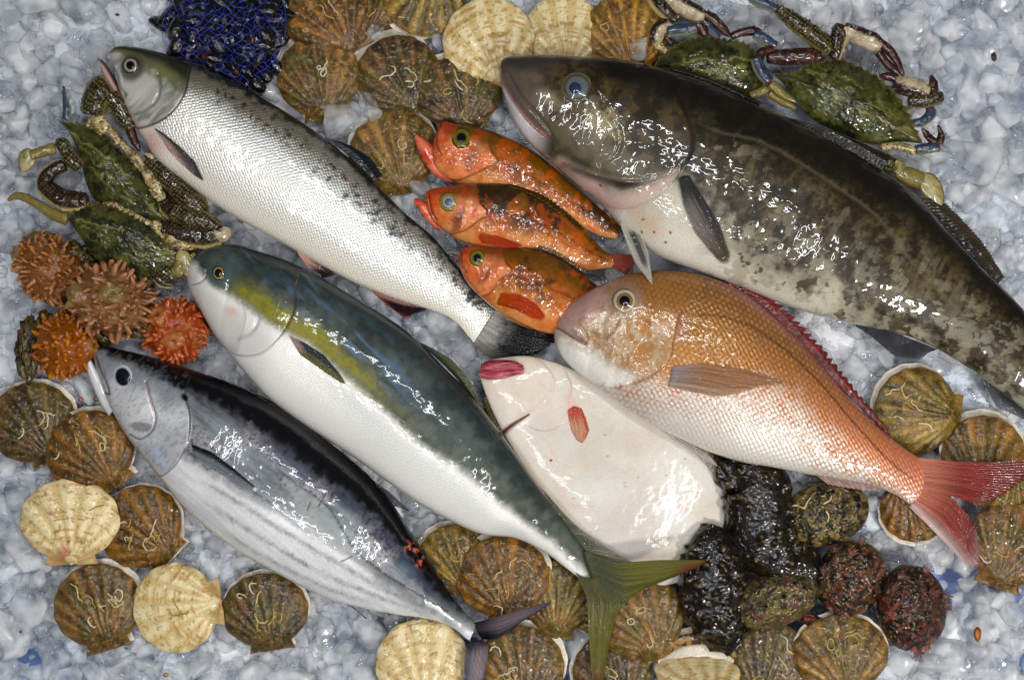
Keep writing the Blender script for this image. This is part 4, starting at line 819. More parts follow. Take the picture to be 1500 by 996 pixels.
def valve(name, cx, cy, r, ang, z, hgt, kind, seed, parent, tilt=(0, 0), squash=1.0, sq_ang=0, nr=26, na=132, ribs=21, cup=False, wear=1.0):
    th = np.linspace(0, 2 * np.pi, na, endpoint=False); rho = np.linspace(0, 1, nr) ** .85
    ro = _outline(th)
    u = rho[:, None] * ro * np.cos(th); v = rho[:, None] * ro * np.sin(th)
    psi = np.arctan2(u, 1.02 - v + 1e-6); du = np.sqrt(u * u + (1.02 - v) ** 2)
    rib = np.cos(psi * (ribs if kind == 'cream' else ribs * 1.45) * 1.05 + .6 * (vn2(psi * 3, 0 * psi, seed) - .5))
    earm = sm(.62, .80, v) * sm(.16, .30, np.abs(u) + .55 * (v - .8))
    sc = 1 + .010 * rib * sm(.85, 1, rho)[:, None]
    u = u * sc; v = v * sc
    R2 = np.clip(1 - (u ** 2 + (v * .98 + .0) ** 2), 0, 1)
    zz = hgt * (R2 ** .62) * (1 + .25 * v)
    n1 = fbm(u * 2.2 + seed, v * 2.2, seed); n2 = fbm(u * 7, v * 7, seed + 1); n3 = fbm(u * 20, v * 20, seed + 2)
    if cup: zz = -hgt * R2 ** .5 - .0015 + .0012 * (n2 - .5)
    else:
        zz = zz + (.0011 if kind == 'cream' else .0009) * rib * sm(.02, .35, du) * (1 - earm) - .0030 * earm + .0011 * (n2 - .5) * (1.0 if kind != 'cream' else .4) + .0006 * (n3 - .5) * (kind != 'cream')
    a = math.radians(ang); hx, hy = math.cos(a), math.sin(a)          # hinge direction in the picture
    X = r * (u * -hy + v * hx); Y = r * (u * hx + v * hy)
    if squash != 1.0:
        c_, s_ = math.cos(math.radians(sq_ang)), math.sin(math.radians(sq_ang)); p_ = (X * c_ + Y * s_) * squash; q_ = -X * s_ + Y * c_; X, Y = p_ * c_ - q_ * s_, p_ * s_ + q_ * c_
    Z = z + zz + .001 * (tilt[0] * X + tilt[1] * Y) / r * 10
    V = P(cx + X, cy + Y, Z)
    if cup:
        col = mix(np.broadcast_to(lin(200,190,174), u.shape + (3,)), lin(160,146,124), n2 * .7); col = mix(col, lin(222,214,200), sm(.93, 1, rho)[:, None] * (.4 + .6 * n3)); col = mix(col, lin(120,90,60), sm(.6, .75, n1) * .35)
    elif kind == 'cream':
        col = mix(np.broadcast_to(lin(222,206,164), u.shape + (3,)), lin(196,168,110), sm(.2, -.6, rib) * .75)
        gr = vn2(du * 26 + .6 * n1, 0 * du, seed + 7)
        col = mix(col, lin(166,122,56), sm(.45, .75, gr) * sm(.40, .62, n2) * .75); col = mix(col, lin(206,186,140), sm(.5, .9, vn2(du * 13, 0 * du, seed)) * .5)
        col = mix(col, lin(178,104,84), sm(.75, .2, du) * sm(.45, .7, n1 + .2 * (n2 - .5)) * .75); col = mix(col, lin(140,132,60), sm(.75, .25, du) * sm(.55, .75, fbm(u * 3, v * 3, seed + 5)) * .7)
        col = mix(col, lin(112,86,48), sm(.80, .9, n3) * .6); col = mix(col, lin(170,140,84), earm * .6)
    else:
        pal = {'brown': ((124,94,48), (80,62,32), (166,124,68)), 'dark': ((96,78,44), (60,50,30), (134,104,58)), 'gold': ((176,124,50), (112,76,28), (206,160,84)), 'rust': ((124,86,36), (76,56,26), (166,112,48)), 'olive': ((132,106,46), (82,68,30), (170,136,66))}[kind]
        col = mix(np.broadcast_to(lin(*pal[0]), u.shape + (3,)), lin(*pal[1]), sm(.3, .75, n1 * .6 + n2 * .4)); 
        ray = sm(.62, .85, vn2(psi * 5.5 + seed, 0 * psi, seed + 3)); col = mix(col, lin(*pal[2]), ray * (.45 + .55 * n2) * sm(.1, .4, du))
        col = mix(col, lin(*pal[2]), sm(.3, .9, rib) * .4); col = mix(col, lin(*pal[1]), sm(.2, -.8, rib) * .5)
        col = mix(col, lin(*pal[1]) * .6, sm(.62, .8, fbm(u * 4, v * 4, seed + 9)) * .55)
        col = mix(col, lin(96,88,34), sm(.60, .78, fbm(u * 3.2 + 4, v * 3.2, seed + 4)) * .5 * wear); col = mix(col, lin(150,96,66), sm(.66, .8, fbm(u * 3.5, v * 3.5 + 8, seed + 6)) * .3 * wear)
        col = mix(col, lin(170,150,112), sm(.82, .90, n3) * .4); col = mix(col, lin(28,20,14), sm(.22, .12, n3) * .6)
        col = mix(col, lin(140,100,56), sm(.95, 1, rho)[:, None] * .5)
    m = nr * na
    bot = V.copy(); bot[..., 2] = bot[..., 2] - .0022
    # outer rim thickened, underside closed
    VV = np.r_[V.reshape(-1, 3), bot[-1], [bot[-1].mean(0)]]; F = list(grid_faces(nr, na, True)[:, ::-1]); j = np.arange(na); j2 = (j + 1) % na; e = (nr - 1) * na
    F += [np.array([e + a_, e + b_, m + b_, m + a_]) for a_, b_ in zip(j, j2)] + [np.array([m + b_, m + a_, m + na]) for a_, b_ in zip(j, j2)]
    cc = np.r_[col.reshape(-1, 3), col[-1], [col[-1].mean(0)]]
    o = mesh(name, VV, F, M['pale_shell'] if (kind == 'cream' or cup) else M['shell'], parent, cc, prm(np.full(len(VV), .42 if kind == 'cream' or cup else .36)), np.zeros(3))
    zi = V.reshape(-1, 3); return o, zi
def scallop(label, cx, cy, r, ang, kind, z, seed, rim=None, worms=3, tilt=(0, 0), squash=1.0, sq_ang=0, hgt=.014, wear=1.0):
    T = thing('scallop', label, 'scallop', tuple(P(cx, cy, z - .012)), 'scallops set round the fish')
    o, zi = valve('upper_valve', cx, cy, r, ang, z, hgt, kind, seed, T, tilt, squash, sq_ang, wear=wear)
    rx, ry = (rim[0] * 1.0, rim[1] * 1.0) if rim else (0, 0)
    valve('lower_valve', cx + rx, cy + ry, r * (1.01 if rim else .97), ang, z - .003, .012, kind, seed + 50, T, tilt, squash, sq_ang, nr=10, na=96, cup=True)
    qx, qy = proj(zi); rr = np.random.default_rng(seed + 900)
    for k in range(worms):
        a = rr.uniform(0, 6.28); d = rr.uniform(.1, .72) * r; x0, y0 = cx + d * math.cos(a), cy + d * math.sin(a)
        h = rr.uniform(0, 6.28); pts = []; L = rr.integers(6, 15); cv = rr.uniform(-.5, .5)
        for i in range(L):
            dd = (qx - x0) ** 2 + (qy - y0) ** 2; zb = zi[dd.argmin(), 2]
            pts.append((x0, y0, zb + .0008, rr.uniform(.75, 1.15) * (1.15 if i > 1 else .7))); h += cv + rr.normal(0, .45); x0 += 3.1 * math.cos(h); y0 += 3.1 * math.sin(h)
            if (x0 - cx) ** 2 + (y0 - cy) ** 2 > (.86 * r) ** 2: break
        if len(pts) > 3:
            c = [(206,190,140), (190,164,96), (216,206,176), (176,150,80)][rr.integers(4)]
            tube('worm_tube', pts, M['worm'], T, lin(*c) * .85, n=len(pts) * 3, sides=6, splat=False)
    return T
SCALLOPS = [
 # label, cx, cy, r, hinge angle, kind, z, seed, rim, worms, tilt, squash, sq_ang
 ('brown scallop with pale line across it, beside the blue mussel net', 482, 18, 66, 60, 'rust', .012, 1, None, 4, (0, 0), 1, 0),
 ('dark brown scallop tucked between two others above the ribbed row', 548, 10, 38, 100, 'dark', .004, 2, None, 1, (0, 0), 1, 0),
 ('greenish tan scallop with pale rim, right of the mussel net row', 622, -6, 60, -70, 'olive', .016, 3, (-6, 3), 2, (0, 0), 1, 0),
 ('large cream ribbed scallop touching the cod snout', 716, 62, 66, 72, 'cream', .022, 4, None, 0, (0, 0), 1, 0),
 ('cream scallop with pink blush at its hinge, behind the cod head', 826, 50, 58, 86, 'cream', .010, 5, None, 0, (0, 0), 1, 0),
 ('golden brown scallop with dark blotches, between cream scallop and crab', 917, 50, 60, 80, 'gold', .014, 6, None, 4, (0, 0), 1, 0),
 ('brown scallop with pink-brown rays and white rim, below the mussel net', 467, 113, 61, 80, 'brown', .012, 7, (-3, -9), 4, (0, 0), .98, 0),
 ('dark crusted scallop with broad pale rim, above the loose ice lump', 583, 110, 60, 65, 'dark', .014, 8, (-7, -8), 3, (0, 0), .97, 90),
 ('dark crusted scallop with worm tubes, beside the cod mouth', 671, 136, 64, 80, 'dark', .020, 9, (-4, -7), 6, (0, 0), .84, 90),
 ('brown scallop with orange rays, touching the rockfish jaw', 578, 222, 64, 78, 'brown', .010, 10, (-2, -8), 2, (0, 0), .95, 90),
 ('dark brown scallop with long white worm tubes, below the sea squirts', 47, 620, 63, 60, 'dark', .010, 11, (4, -5), 6, (0, 0), .95, 90),
 ('rusty olive scallop with thin grey rim, beside the skipjack chin', 132, 662, 64, 55, 'rust', .022, 12, (4, -6), 8, (0, 0), .95, 90),
 ('rust orange scallop with yellow worm tubes and clear ears, beside the cream one', 206, 772, 61, 45, 'rust', .012, 13, (3, -2), 8, (0, 0), 1, 0),
 ('cream ribbed scallop with red-pink umbo, beside the rust orange one', 102, 762, 71, 88, 'cream', .026, 14, None, 3, (0, 0), .87, 90),
 ('brown scallop with tan rays and pinkish rim, touching a cream scallop', 143, 888, 63, 75, 'brown', .012, 15, (5, -7), 9, (0, 0), 1, 0),
 ('cream ribbed scallop with pink streaks, hinge turned to its brown neighbour', 258, 890, 64, -8, 'cream', .022, 16, None, 3, (0, 0), 1, 0),
 ('dark olive-brown scallop with pale rim, on the ice under the skipjack belly', 388, 895, 62, 80, 'dark', .012, 17, (2, -6), 7, (0, 0), .9, 90),
 ('olive gold scallop half under another and the yellowtail belly', 664, 818, 50, 70, 'olive', .010, 18, (-4, -6), 1, (0, 0), 1, 0),
 ('rust brown scallop with bold tan rays, between yellowtail and skipjack tails', 737, 846, 66, 80, 'rust', .022, 19, (3, -10), 7, (0, 0), .93, 90),
 ('olive scallop with red mark, crossed by the skipjack tail tip', 818, 876, 56, 95, 'olive', .010, 20, None, 2, (0, 0), .9, 0),
 ('creamy tan ribbed scallop under the skipjack tail', 619, 972, 67, 85, 'cream', .016, 21, None, 2, (0, 0), 1, 0),
 ('brown scallop with thick pale rim, between the two forked tails', 763, 978, 62, 85, 'brown', .014, 22, (4, -9), 6, (0, 0), 1, 0),
 ('pale rimmed scallop mostly hidden behind the yellowtail tail fork', 874, 886, 42, 40, 'olive', .006, 23, (-7, -2), 0, (0, 0), 1, 0),
 ('fan-ribbed brown scallop beside the yellowtail tail and sea cucumber', 938, 906, 64, 60, 'brown', .018, 24, (-5, -2), 4, (0, 0), .97, 90),
 ('dark wet scallop under the lower tail lobe of the yellowtail', 898, 984, 58, 70, 'dark', .006, 25, (-4, -4), 2, (0, 0), 1, 0),
 ('dark crusted scallop between the open cream scallop and the pink-rimmed one', 1133, 972, 60, 110, 'dark', .006, 27, None, 5, (0, 0), 1, 0),
 ('broad brown scallop with even pale rim, below the abalones', 1232, 958, 68, 80, 'brown', .018, 28, (-1, -5), 7, (0, 0), .86, 90),
 ('olive scallop with dark red spot and tilted ears, beside the bream dorsal fin', 1343, 602, 62, 8, 'olive', .012, 29, (-6, -6), 6, (0, 0), 1, 0),
 ('brown scallop with tan bands and wide pale rim, above the bream tail', 1441, 668, 60, 90, 'brown', .012, 30, (-2, -9), 1, (0, 0), 1, 0),
 ('reddish brown scallop half under the bream tail stem', 1342, 742, 52, -110, 'rust', .006, 31, (-2, 5), 0, (0, 0), 1, 0),
 ('brown scallop with one white barnacle, behind the bream tail', 1482, 798, 64, 110, 'brown', .010, 32, None, 6, (0, 0), 1, 0),
 ('golden olive scallop edge showing beneath the bream upper tail lobe', 1470, 716, 40, -60, 'olive', .004, 33, None, 0, (0, 0), 1, 0),
]
for s_ in SCALLOPS:
    scallop(s_[0], s_[1], s_[2], s_[3], s_[4], s_[5], s_[6], 1000 + s_[7] * 13, s_[8], s_[9], s_[10], s_[11], s_[12], wear=1.0 if s_[5] in ('olive', 'dark', 'brown') else .6)
def open_scallop():
    T = thing('scallop', 'gaping cream scallop showing its pale inside rim, beside the sea cucumber', 'scallop', tuple(P(1025, 968, 0)), 'scallops set round the fish')
    valve('lower_valve', 1028, 966, 62, 85, .012, .016, 'cream', 2001, T, (0, 0), .82, 90, cup=True)
    valve('upper_valve', 1022, 985, 62, 72, .022, .012, 'cream', 2003, T, (0, 6), .62, 100)
    b = Body([(975,940,980,956),(1000,929,1004,946),(1030,926,1030,944),(1060,934,1056,952),(1082,954,1076,966)], 60, 24, .5, .016)
    b.col[:] = mix(np.broadcast_to(lin(176,140,80), b.px.shape + (3,)), lin(96,60,40), sm(.45, .62, fbm(b.px / 5, b.py / 5, 77))); b.K[:] = 0; b.build(T, M['fin'], 'mantle')
open_scallop()
# ------------------------------------------------------------------ swimming crabs
M['crab'] = wet_skin('crab_shell', scale_mm=0, wet=.35, wet_scale=45, coat=1.0, coat_rough=.07, fine=.22, fine_scale=500, micro=.3, micro_scale=500)
def carapace(T, front, back, z, hgt, seed, teeth=22, tint=1.0):
    """front and back edges run between the two side spines; the front edge is toothed"""
    f = cr(front, 150); b_ = cr(back, 90)[::-1][1:-1]
    nrm = np.gradient(f, axis=0); nrm = np.stack([nrm[:, 1], -nrm[:, 0]], -1); nrm /= np.linalg.norm(nrm, axis=1)[:, None]
    u = np.linspace(0, 1, 150); tooth = (1 - np.abs(((u * teeth) % 1) * 2 - 1)) ** 1.2
    ctr = np.r_[f, b_].mean(0)
    sgn = np.sign(((f - ctr) * nrm).sum(1).mean())
    tof = np.r_[sgn * nrm * (tooth * 4.6 * sm(0, .06, u) * sm(1, .94, u))[:, None], np.zeros((len(b_), 2))]
    ol = np.r_[f, b_]; na = len(ol); nr = 44; rho = (np.linspace(0, 1, nr) ** .8)[:, None]; tw = sm(.90, 1, rho)
    px = ctr[0] + (ol[:, 0] - ctr[0]) * rho + tof[:, 0] * tw; py = ctr[1] + (ol[:, 1] - ctr[1]) * rho + tof[:, 1] * tw
    n1 = fbm(px / 26, py / 26, seed); n2 = fbm(px / 8, py / 8, seed + 1); n3 = fbm(px / 3, py / 3, seed + 2)
    zz = z + hgt * (1 - rho ** 2.4) + .0045 * (n1 - .5) * (1 - rho ** 4) + .0012 * (n3 - .5)
    ax = ol[np.argmax(((ol - ctr) ** 2).sum(1))] - ctr; ax /= np.linalg.norm(ax)
    a = ((px - ctr[0]) * ax[0] + (py - ctr[1]) * ax[1]); c = -(px - ctr[0]) * ax[1] + (py - ctr[1]) * ax[0]
    for (sa_, sc_, rs, hh) in ((-28,-4,16,2.6),(28,-4,16,2.6),(0,6,15,2.4),(-16,16,10,1.6),(16,16,10,1.6),(-50,-2,14,1.6),(50,-2,14,1.6),(0,-16,10,1.6)):
        zz = zz + hh * .001 * np.exp(-(((a - sa_) / rs) ** 2 + ((c - sc_) / (rs * .7)) ** 2)) * (1 - rho ** 5)
    zz = zz + .0012 * sm(.6, .9, n2) * (1 - rho ** 5)
    col = mix(np.broadcast_to(lin(70,74,34), px.shape + (3,)), lin(36,41,20), sm(.25, .7, n1 * .5 + n2 * .5))
    col = mix(col, lin(118,116,64), sm(.62, .8, fbm(px / 14, py / 14, seed + 6)) * .30)
    for off_, k_, am_ in ((-7, .0016, .5), (10, -.0008, .42), (22, -.0016, .3)):
        col = mix(col, lin(150,144,88), np.exp(-((c + off_ + k_ * a * a + 9 * (n2 - .5)) / 1.8) ** 2) * am_ * 1.4 * sm(1, .85, rho) * sm(.3, .6, fbm(px / 20, py / 20, seed + 8)))
    col = mix(col, lin(122,112,60), sm(.72, .85, n3) * .35); col = mix(col, lin(132,108,62), sm(.95, 1, rho) * np.r_[np.ones(150), np.zeros(na - 150)] * .8)
    col = col * tint
    m = nr * na; V = P(px, py, zz); bot = P(px[-1] * .96 + ctr[0] * .04, py[-1] * .96 + ctr[1] * .04, zz[-1] - .014)
    VV = np.r_[V.reshape(-1, 3), bot]; j = np.arange(na); j2 = (j + 1) % na; e = (nr - 1) * na
    F = np.r_[grid_faces(nr, na, True)[:, ::-1], np.stack([e + j, e + j2, m + j2, m + j], -1)]
    cc = np.r_[col.reshape(-1, 3), np.broadcast_to(lin(170,150,110), (na, 3))]
    return mesh('carapace', VV, F, M['crab'], T, cc, prm(np.full(len(VV), .34)), np.zeros(3))
def pal(kind, seed):
    def f(U, A, B, x, y, w):
        n1 = fbm(x / 7, y / 7, seed); n2 = fbm(x / 2.6, y / 2.6, seed + 1); net = np.abs(fbm(x / 5, y / 5, seed + 2, 2) - .5)
        S_ = U.shape + (3,)
        if kind == 'dark':
            c = mix(np.broadcast_to(lin(52,34,20), S_), lin(30,20,14), n1); c = mix(c, lin(150,132,92), sm(.45, .8, np.sin(x * .9 + 3 * n1) * np.sin(y * .9 + 3 * n2)) * .4); c = mix(c, lin(196,176,120), sm(.55, .85, B) * .85)
        elif kind == 'net':
            c = mix(np.broadcast_to(lin(60,50,26), S_), lin(28,24,16), n1); dots = np.sin(x * .85 + 2.6 * n1) * np.sin(y * .85 + 2.6 * n2 + x * .2); c = mix(c, lin(140,128,84), sm(.25, .6, dots) * .65); c = mix(c, lin(170,150,92), sm(.75, .95, np.abs(B)) * .4)
        elif kind == 'blue':
            c = mix(np.broadcast_to(lin(64,80,104), S_), lin(40,50,66), n1); c = mix(c, lin(150,150,110), sm(.5, .9, B) * .6); c = mix(c, lin(96,40,30), sm(.78, 1, U) * .7)
        elif kind == 'red':
            c = mix(np.broadcast_to(lin(76,32,24), S_), lin(38,20,18), n1); c = mix(c, lin(170,140,110), sm(.8, .9, n2) * .4)
        elif kind == 'cream':
            c = mix(np.broadcast_to(lin(200,182,136), S_), lin(140,116,70), n1); c = mix(c, lin(60,50,30), sm(.5, .62, n2) * .8)
        elif kind == 'claw':
            c = mix(np.broadcast_to(lin(186,174,146), S_), lin(146,128,96), n1); c = mix(c, lin(54,32,26), sm(.05, .35, -B + .3 * (n2 - .5))); c = mix(c, lin(196,190,180), sm(.8, .88, n2) * .5)
        elif kind == 'olive':
            c = mix(np.broadcast_to(lin(112,104,50), S_), lin(80,72,36), n1); c = mix(c, lin(150,136,80), sm(.3, .9, A) * .4); c = mix(c, lin(150,84,34), sm(.75, .98, np.abs(B)) * .6)
        return c
    return f
_ls = [0]
def limb(T, name, pts, z, kind, flat=.8, bump=.10, parent=None):
    """z: one height, or (start, end)"""
    _ls[0] += 1; z0, z1 = (z, z) if np.ndim(z) == 0 else z; n = len(pts)
    q = [(p[0], p[1], z0 + (z1 - z0) * i / max(1, n - 1), p[2]) for i, p in enumerate(pts)]
    return tube(name, q, M['crab'], parent or T, pal(kind, 400 + _ls[0] * 7), n=max(44, 16 * n), sides=56, flat=flat, bump=bump, seed=_ls[0], rough=.3, warts=(16, .0042, .0024) if kind in ('net', 'dark') and name != 'leg' else (5, .0015, .003))
def paddle(T, cx, cy, rx, ry, rot, z, seed):
    th = np.linspace(0, 2 * np.pi, 48, endpoint=False); rho = np.linspace(0, 1, 14)[:, None]; c_, s_ = math.cos(math.radians(rot)), math.sin(math.radians(rot))
    X = rx * rho * np.cos(th); Y = ry * rho * np.sin(th) * (1 - .18 * np.cos(th)); px = cx + X * c_ - Y * s_; py = cy + X * s_ + Y * c_
    zz = z + .0035 * (1 - rho ** 2) + 0 * px
    n = fbm(px / 6, py / 6, seed); col = mix(np.broadcast_to(lin(170,160,112), px.shape + (3,)), lin(112,104,52), n); col = mix(col, lin(124,72,30), sm(.84, .96, rho + 0 * px)); col = mix(col, lin(196,190,160), np.exp(-(Y / (ry * .25)) ** 2) * .4)
    V = P(px, py, zz).reshape(-1, 3); b_ = P(px[-1], py[-1], zz[-1] - .003); m = len(V); j = np.arange(48); j2 = (j + 1) % 48; e = 13 * 48
    F = list(grid_faces(14, 48, True)[:, ::-1]) + [np.array([e + a, e + b, m + b, m + a]) for a, b in zip(j, j2)] + [np.arange(m, m + 48)]
    mesh('paddle', np.r_[V, b_], F, M['crab'], T, np.r_[col.reshape(-1, 3), col[-1]], prm(np.full(m + 48, .3)), np.zeros(3))
G = 'swimming crabs tucked beside the fish'
def crab_a():
    T = thing('crab', 'green swimming crab with raised knobbly claw, against the salmon throat', 'crab', tuple(P(170, 240, 0)), G)
    carapace(T, [(88,178),(104,182),(122,183),(146,195),(170,216),(194,240),(212,262),(230,289),(245,326)], [(88,178),(102,197),(118,230),(124,262),(138,292),(170,318),(205,330),(245,326)], .034, .020, 201)
    for i, (p, z, k) in enumerate(((((128,180,7),(140,186,10),(152,196,9)), .034, 'cream'), (((160,186,8),(168,200,9),(172,212,8)), .040, 'cream'), (((172,206,6),(190,222,8),(206,240,8),(216,258,7)), .036, 'cream'), (((196,236,6),(214,256,8),(230,284,7)), .034, 'cream'))):
        limb(T, 'mouth_part', [(a, b, c * .62) for a, b, c in p], z, k, .8, .3)
    limb(T, 'claw_base', [(132,172,8),(146,180,11),(158,192,8)], .042, 'cream', .7, .3); limb(T, 'claw_base', [(212,248,6),(224,268,9),(238,294,7)], .040, 'cream', .7, .3)
    limb(T, 'claw_palm', [(137,170,15),(140,148,19),(150,132,20),(160,126,14)], (.044, .050), 'net', 1, .15)
    limb(T, 'claw_arm', [(162,138,12),(174,156,14),(186,176,13),(194,190,9)], (.048, .044), 'net', .9)
    limb(T, 'claw_finger', [(188,182,8),(196,204,6),(205,222,2)], (.044, .04), 'red', .9)
    limb(T, 'claw_arm', [(214,232,8),(240,252,15),(264,276,17),(286,300,18),(302,314,10)], (.036, .044), 'net', .9)
    limb(T, 'claw_finger', [(232,240,4),(222,232,5),(212,226,3)], .042, 'claw')
    limb(T, 'claw_arm', [(236,290,8),(252,306,16),(272,316,14)], (.030, .036), 'dark', .9)
    limb(T, 'claw_arm', [(96,240,10),(72,254,11),(66,270,13),(84,288,15),(108,296,15),(130,294,10)], (.034, .044), 'dark', .9, .15)
    limb(T, 'leg', [(97,176,6),(98,160,6),(95,142,3.5),(93,126,1.5)], (.04, .04), 'blue')
    limb(T, 'leg', [(118,246,9),(106,236,11),(100,224,9)], .036, 'net', 1); limb(T, 'leg', [(98,226,9),(92,212,10),(82,208,6)], .038, 'net', 1)
    limb(T, 'leg', [(82,218,8),(64,222,8),(44,228,7)], .036, 'olive', .6); paddle(T, 39, 235, 18, 13, 110, .036, 5)
    limb(T, 'leg', [(40,226,2),(34,222,1.5)], .036, 'olive')
def crab_b():
    T = thing('crab', 'glossy green swimming crab lying above the spiny sea squirts', 'crab', tuple(P(180, 355, 0)), G)
    carapace(T, [(98,318),(120,306),(145,299),(170,306),(194,318),(218,331),(238,346),(252,362),(257,384)], [(98,318),(106,330),(120,350),(133,371),(152,388),(182,398),(212,406),(240,397),(257,384)], .050, .018, 231)
    for p in (((150,300,6),(166,300,7),(180,308,6)), ((178,308,6),(194,314,7),(210,324,6)), ((206,322,6),(220,328,7),(234,338,6))): limb(T, 'mouth_part', [(a, b, c * .62) for a, b, c in p], .048, 'cream', .8, .3)
    limb(T, 'claw_base', [(222,326,6),(242,340,10),(262,356,8),(290,362,5)], .052, 'cream', .7, .3)
    limb(T, 'claw_arm', [(228,330,9),(250,338,15),(280,344,18),(306,348,17),(326,346,11)], (.046, .050), 'dark', .9, .15)
    limb(T, 'claw_arm', [(250,312,10),(276,320,15),(302,326,15),(322,336,9)], (.050, .052), 'net', .9, .15)
    limb(T, 'claw_palm', [(314,338,9),(326,342,12),(330,332,9)], .054, 'claw', .9)
    limb(T, 'leg', [(100,322,9),(78,314,8),(56,300,7),(38,290,6),(22,287,5),(11,294,2)], (.044, .034), 'olive', .7, .15)
    limb(T, 'leg', [(232,394,10),(246,400,12),(256,410,9)], .044, 'net', 1); limb(T, 'leg', [(252,400,8),(262,396,10),(264,382,8)], .048, 'olive', .8)
    paddle(T, 271, 386, 22, 12, 70, .052, 8); limb(T, 'leg', [(280,372,5),(292,384,6),(302,396,2)], .050, 'olive', .6)
    limb(T, 'leg', [(228,404,8),(240,414,8),(256,418,4)], .036, 'dark')
def crab_c():
    T = thing('crab', 'green swimming crab behind the cod back, beside the golden scallop', 'crab', tuple(P(1040, 100, 0)), G)
    carapace(T, [(958,96),(976,78),(1004,61),(1036,56),(1066,60),(1090,65),(1106,79),(1122,112)], [(958,96),(976,106),(1006,122),(1050,138),(1090,146),(1112,135),(1122,112)], .040, .022, 261)
    limb(T, 'claw_palm', [(960,62,9),(964,46,11),(976,38,11),(986,42,9)], .046, 'claw'); limb(T, 'claw_finger', [(958,48,7),(964,66,7),(976,78,3)], .044, 'cream'); limb(T, 'claw_finger', [(972,46,4),(978,58,4),(984,66,2)], .046, 'red')
    limb(T, 'leg', [(976,46,8),(1000,44,9),(1022,40,8)], .050, 'blue', .8); limb(T, 'leg', [(1022,36,7),(1030,46,8),(1034,54,5)], .048, 'red')
    limb(T, 'claw_arm', [(956,-12,14),(968,6,15),(982,22,12),(992,32,6)], .044, 'dark'); limb(T, 'claw_palm', [(972,-8,10),(996,8,13),(1020,20,12),(1034,24,7)], .048, 'claw', .9)
    limb(T, 'claw_finger', [(1032,20,7),(1048,32,8),(1062,46,6),(1070,54,2)], .050, 'red'); limb(T, 'claw_finger', [(1030,30,6),(1042,44,6),(1054,56,4)], .046, 'blue')
    limb(T, 'leg', [(1070,54,5),(1086,48,6),(1104,46,7),(1116,50,5)], .050, 'red'); limb(T, 'leg', [(1104,50,7),(1120,58,8),(1138,68,5)], .054, 'blue')
    limb(T, 'leg', [(1108,88,9),(1118,76,7),(1134,72,4)], .056, 'red'); limb(T, 'leg', [(1106,84,8),(1114,104,9),(1128,122,8)], (.060, .056), 'blue', .8); limb(T, 'leg', [(1128,122,7),(1146,138,6),(1166,150,2)], (.056, .056), 'olive', .7)
    limb(T, 'leg', [(1098,142,7),(1120,132,6),(1134,124,4)], .046, 'olive'); limb(T, 'leg', [(1126,136,7),(1146,148,7),(1166,160,3)], .046, 'olive')
def crab_d():
    T = thing('crab', 'olive swimming crab with spread claws on open ice behind the cod', 'crab', tuple(P(1245, 155, 0)), G)
    carapace(T, [(1132,108),(1160,110),(1180,98),(1204,91),(1234,89),(1258,99),(1286,115),(1310,138),(1328,163),(1338,186),(1352,211)], [(1132,108),(1150,126),(1166,146),(1184,170),(1210,186),(1240,199),(1280,212),(1320,208),(1352,211)], .046, .024, 291)
    limb(T, 'claw_arm', [(1122,84,9),(1150,84,12),(1180,82,12),(1204,82,8)], .052, 'red', .9)
    limb(T, 'leg', [(1098,-4,7),(1118,6,8),(1140,14,6)], .050, 'blue'); limb(T, 'claw_arm', [(1138,14,7),(1158,28,11),(1180,44,13),(1204,62,13),(1220,76,9)], (.052, .056), 'net', .9, .16)
    limb(T, 'claw_arm', [(1222,88,8),(1226,66,11),(1230,46,11),(1234,36,8)], (.056, .06), 'dark', 1, .18)
    limb(T, 'claw_palm', [(1234,42,9),(1256,52,13),(1278,62,13),(1292,68,9)], (.060, .060), 'claw', .9, .15); limb(T, 'claw_finger', [(1288,62,7),(1304,76,7),(1316,94,5),(1323,112,2)], .060, 'red'); limb(T, 'claw_finger', [(1286,76,6),(1298,92,6),(1314,106,5),(1322,112,2)], .056, 'red')
    limb(T, 'claw_palm', [(1360,138,11),(1340,130,14),(1322,124,14),(1310,118,9)], .052, 'claw', .9, .2); limb(T, 'claw_finger', [(1314,116,7),(1300,112,6),(1288,112,3)], .050, 'red'); limb(T, 'claw_arm', [(1330,150,8),(1350,148,11),(1370,144,11),(1382,142,7)], .050, 'net', 1, .16)
    limb(T, 'leg', [(1368,134,7),(1367,122,6),(1364,110,1.5)], .050, 'red'); limb(T, 'leg', [(1332,182,6),(1352,178,7),(1364,166,8),(1360,156,5)], .040, 'blue')
    limb(T, 'leg', [(1290,216,5),(1316,214,6),(1342,222,5)], .052, 'cream'); limb(T, 'leg', [(1340,220,7),(1358,218,8),(1376,214,7)], .052, 'blue'); limb(T, 'leg', [(1370,210,6),(1360,200,5),(1350,188,1.5)], .052, 'red'); limb(T, 'leg', [(1376,212,6),(1379,200,5),(1374,183,1.5)], .054, 'red')
    limb(T, 'leg', [(1284,236,8),(1300,238,11),(1312,240,8)], .046, 'net', 1); limb(T, 'leg', [(1310,236,8),(1318,244,9),(1312,256,7)], .048, 'olive', 1); limb(T, 'leg', [(1312,252,8),(1332,258,13),(1352,266,12)], .048, 'olive', .6, .1)
    paddle(T, 1366, 278, 27, 15, 62, .050, 11)
crab_a(); crab_b(); crab_c(); crab_d()
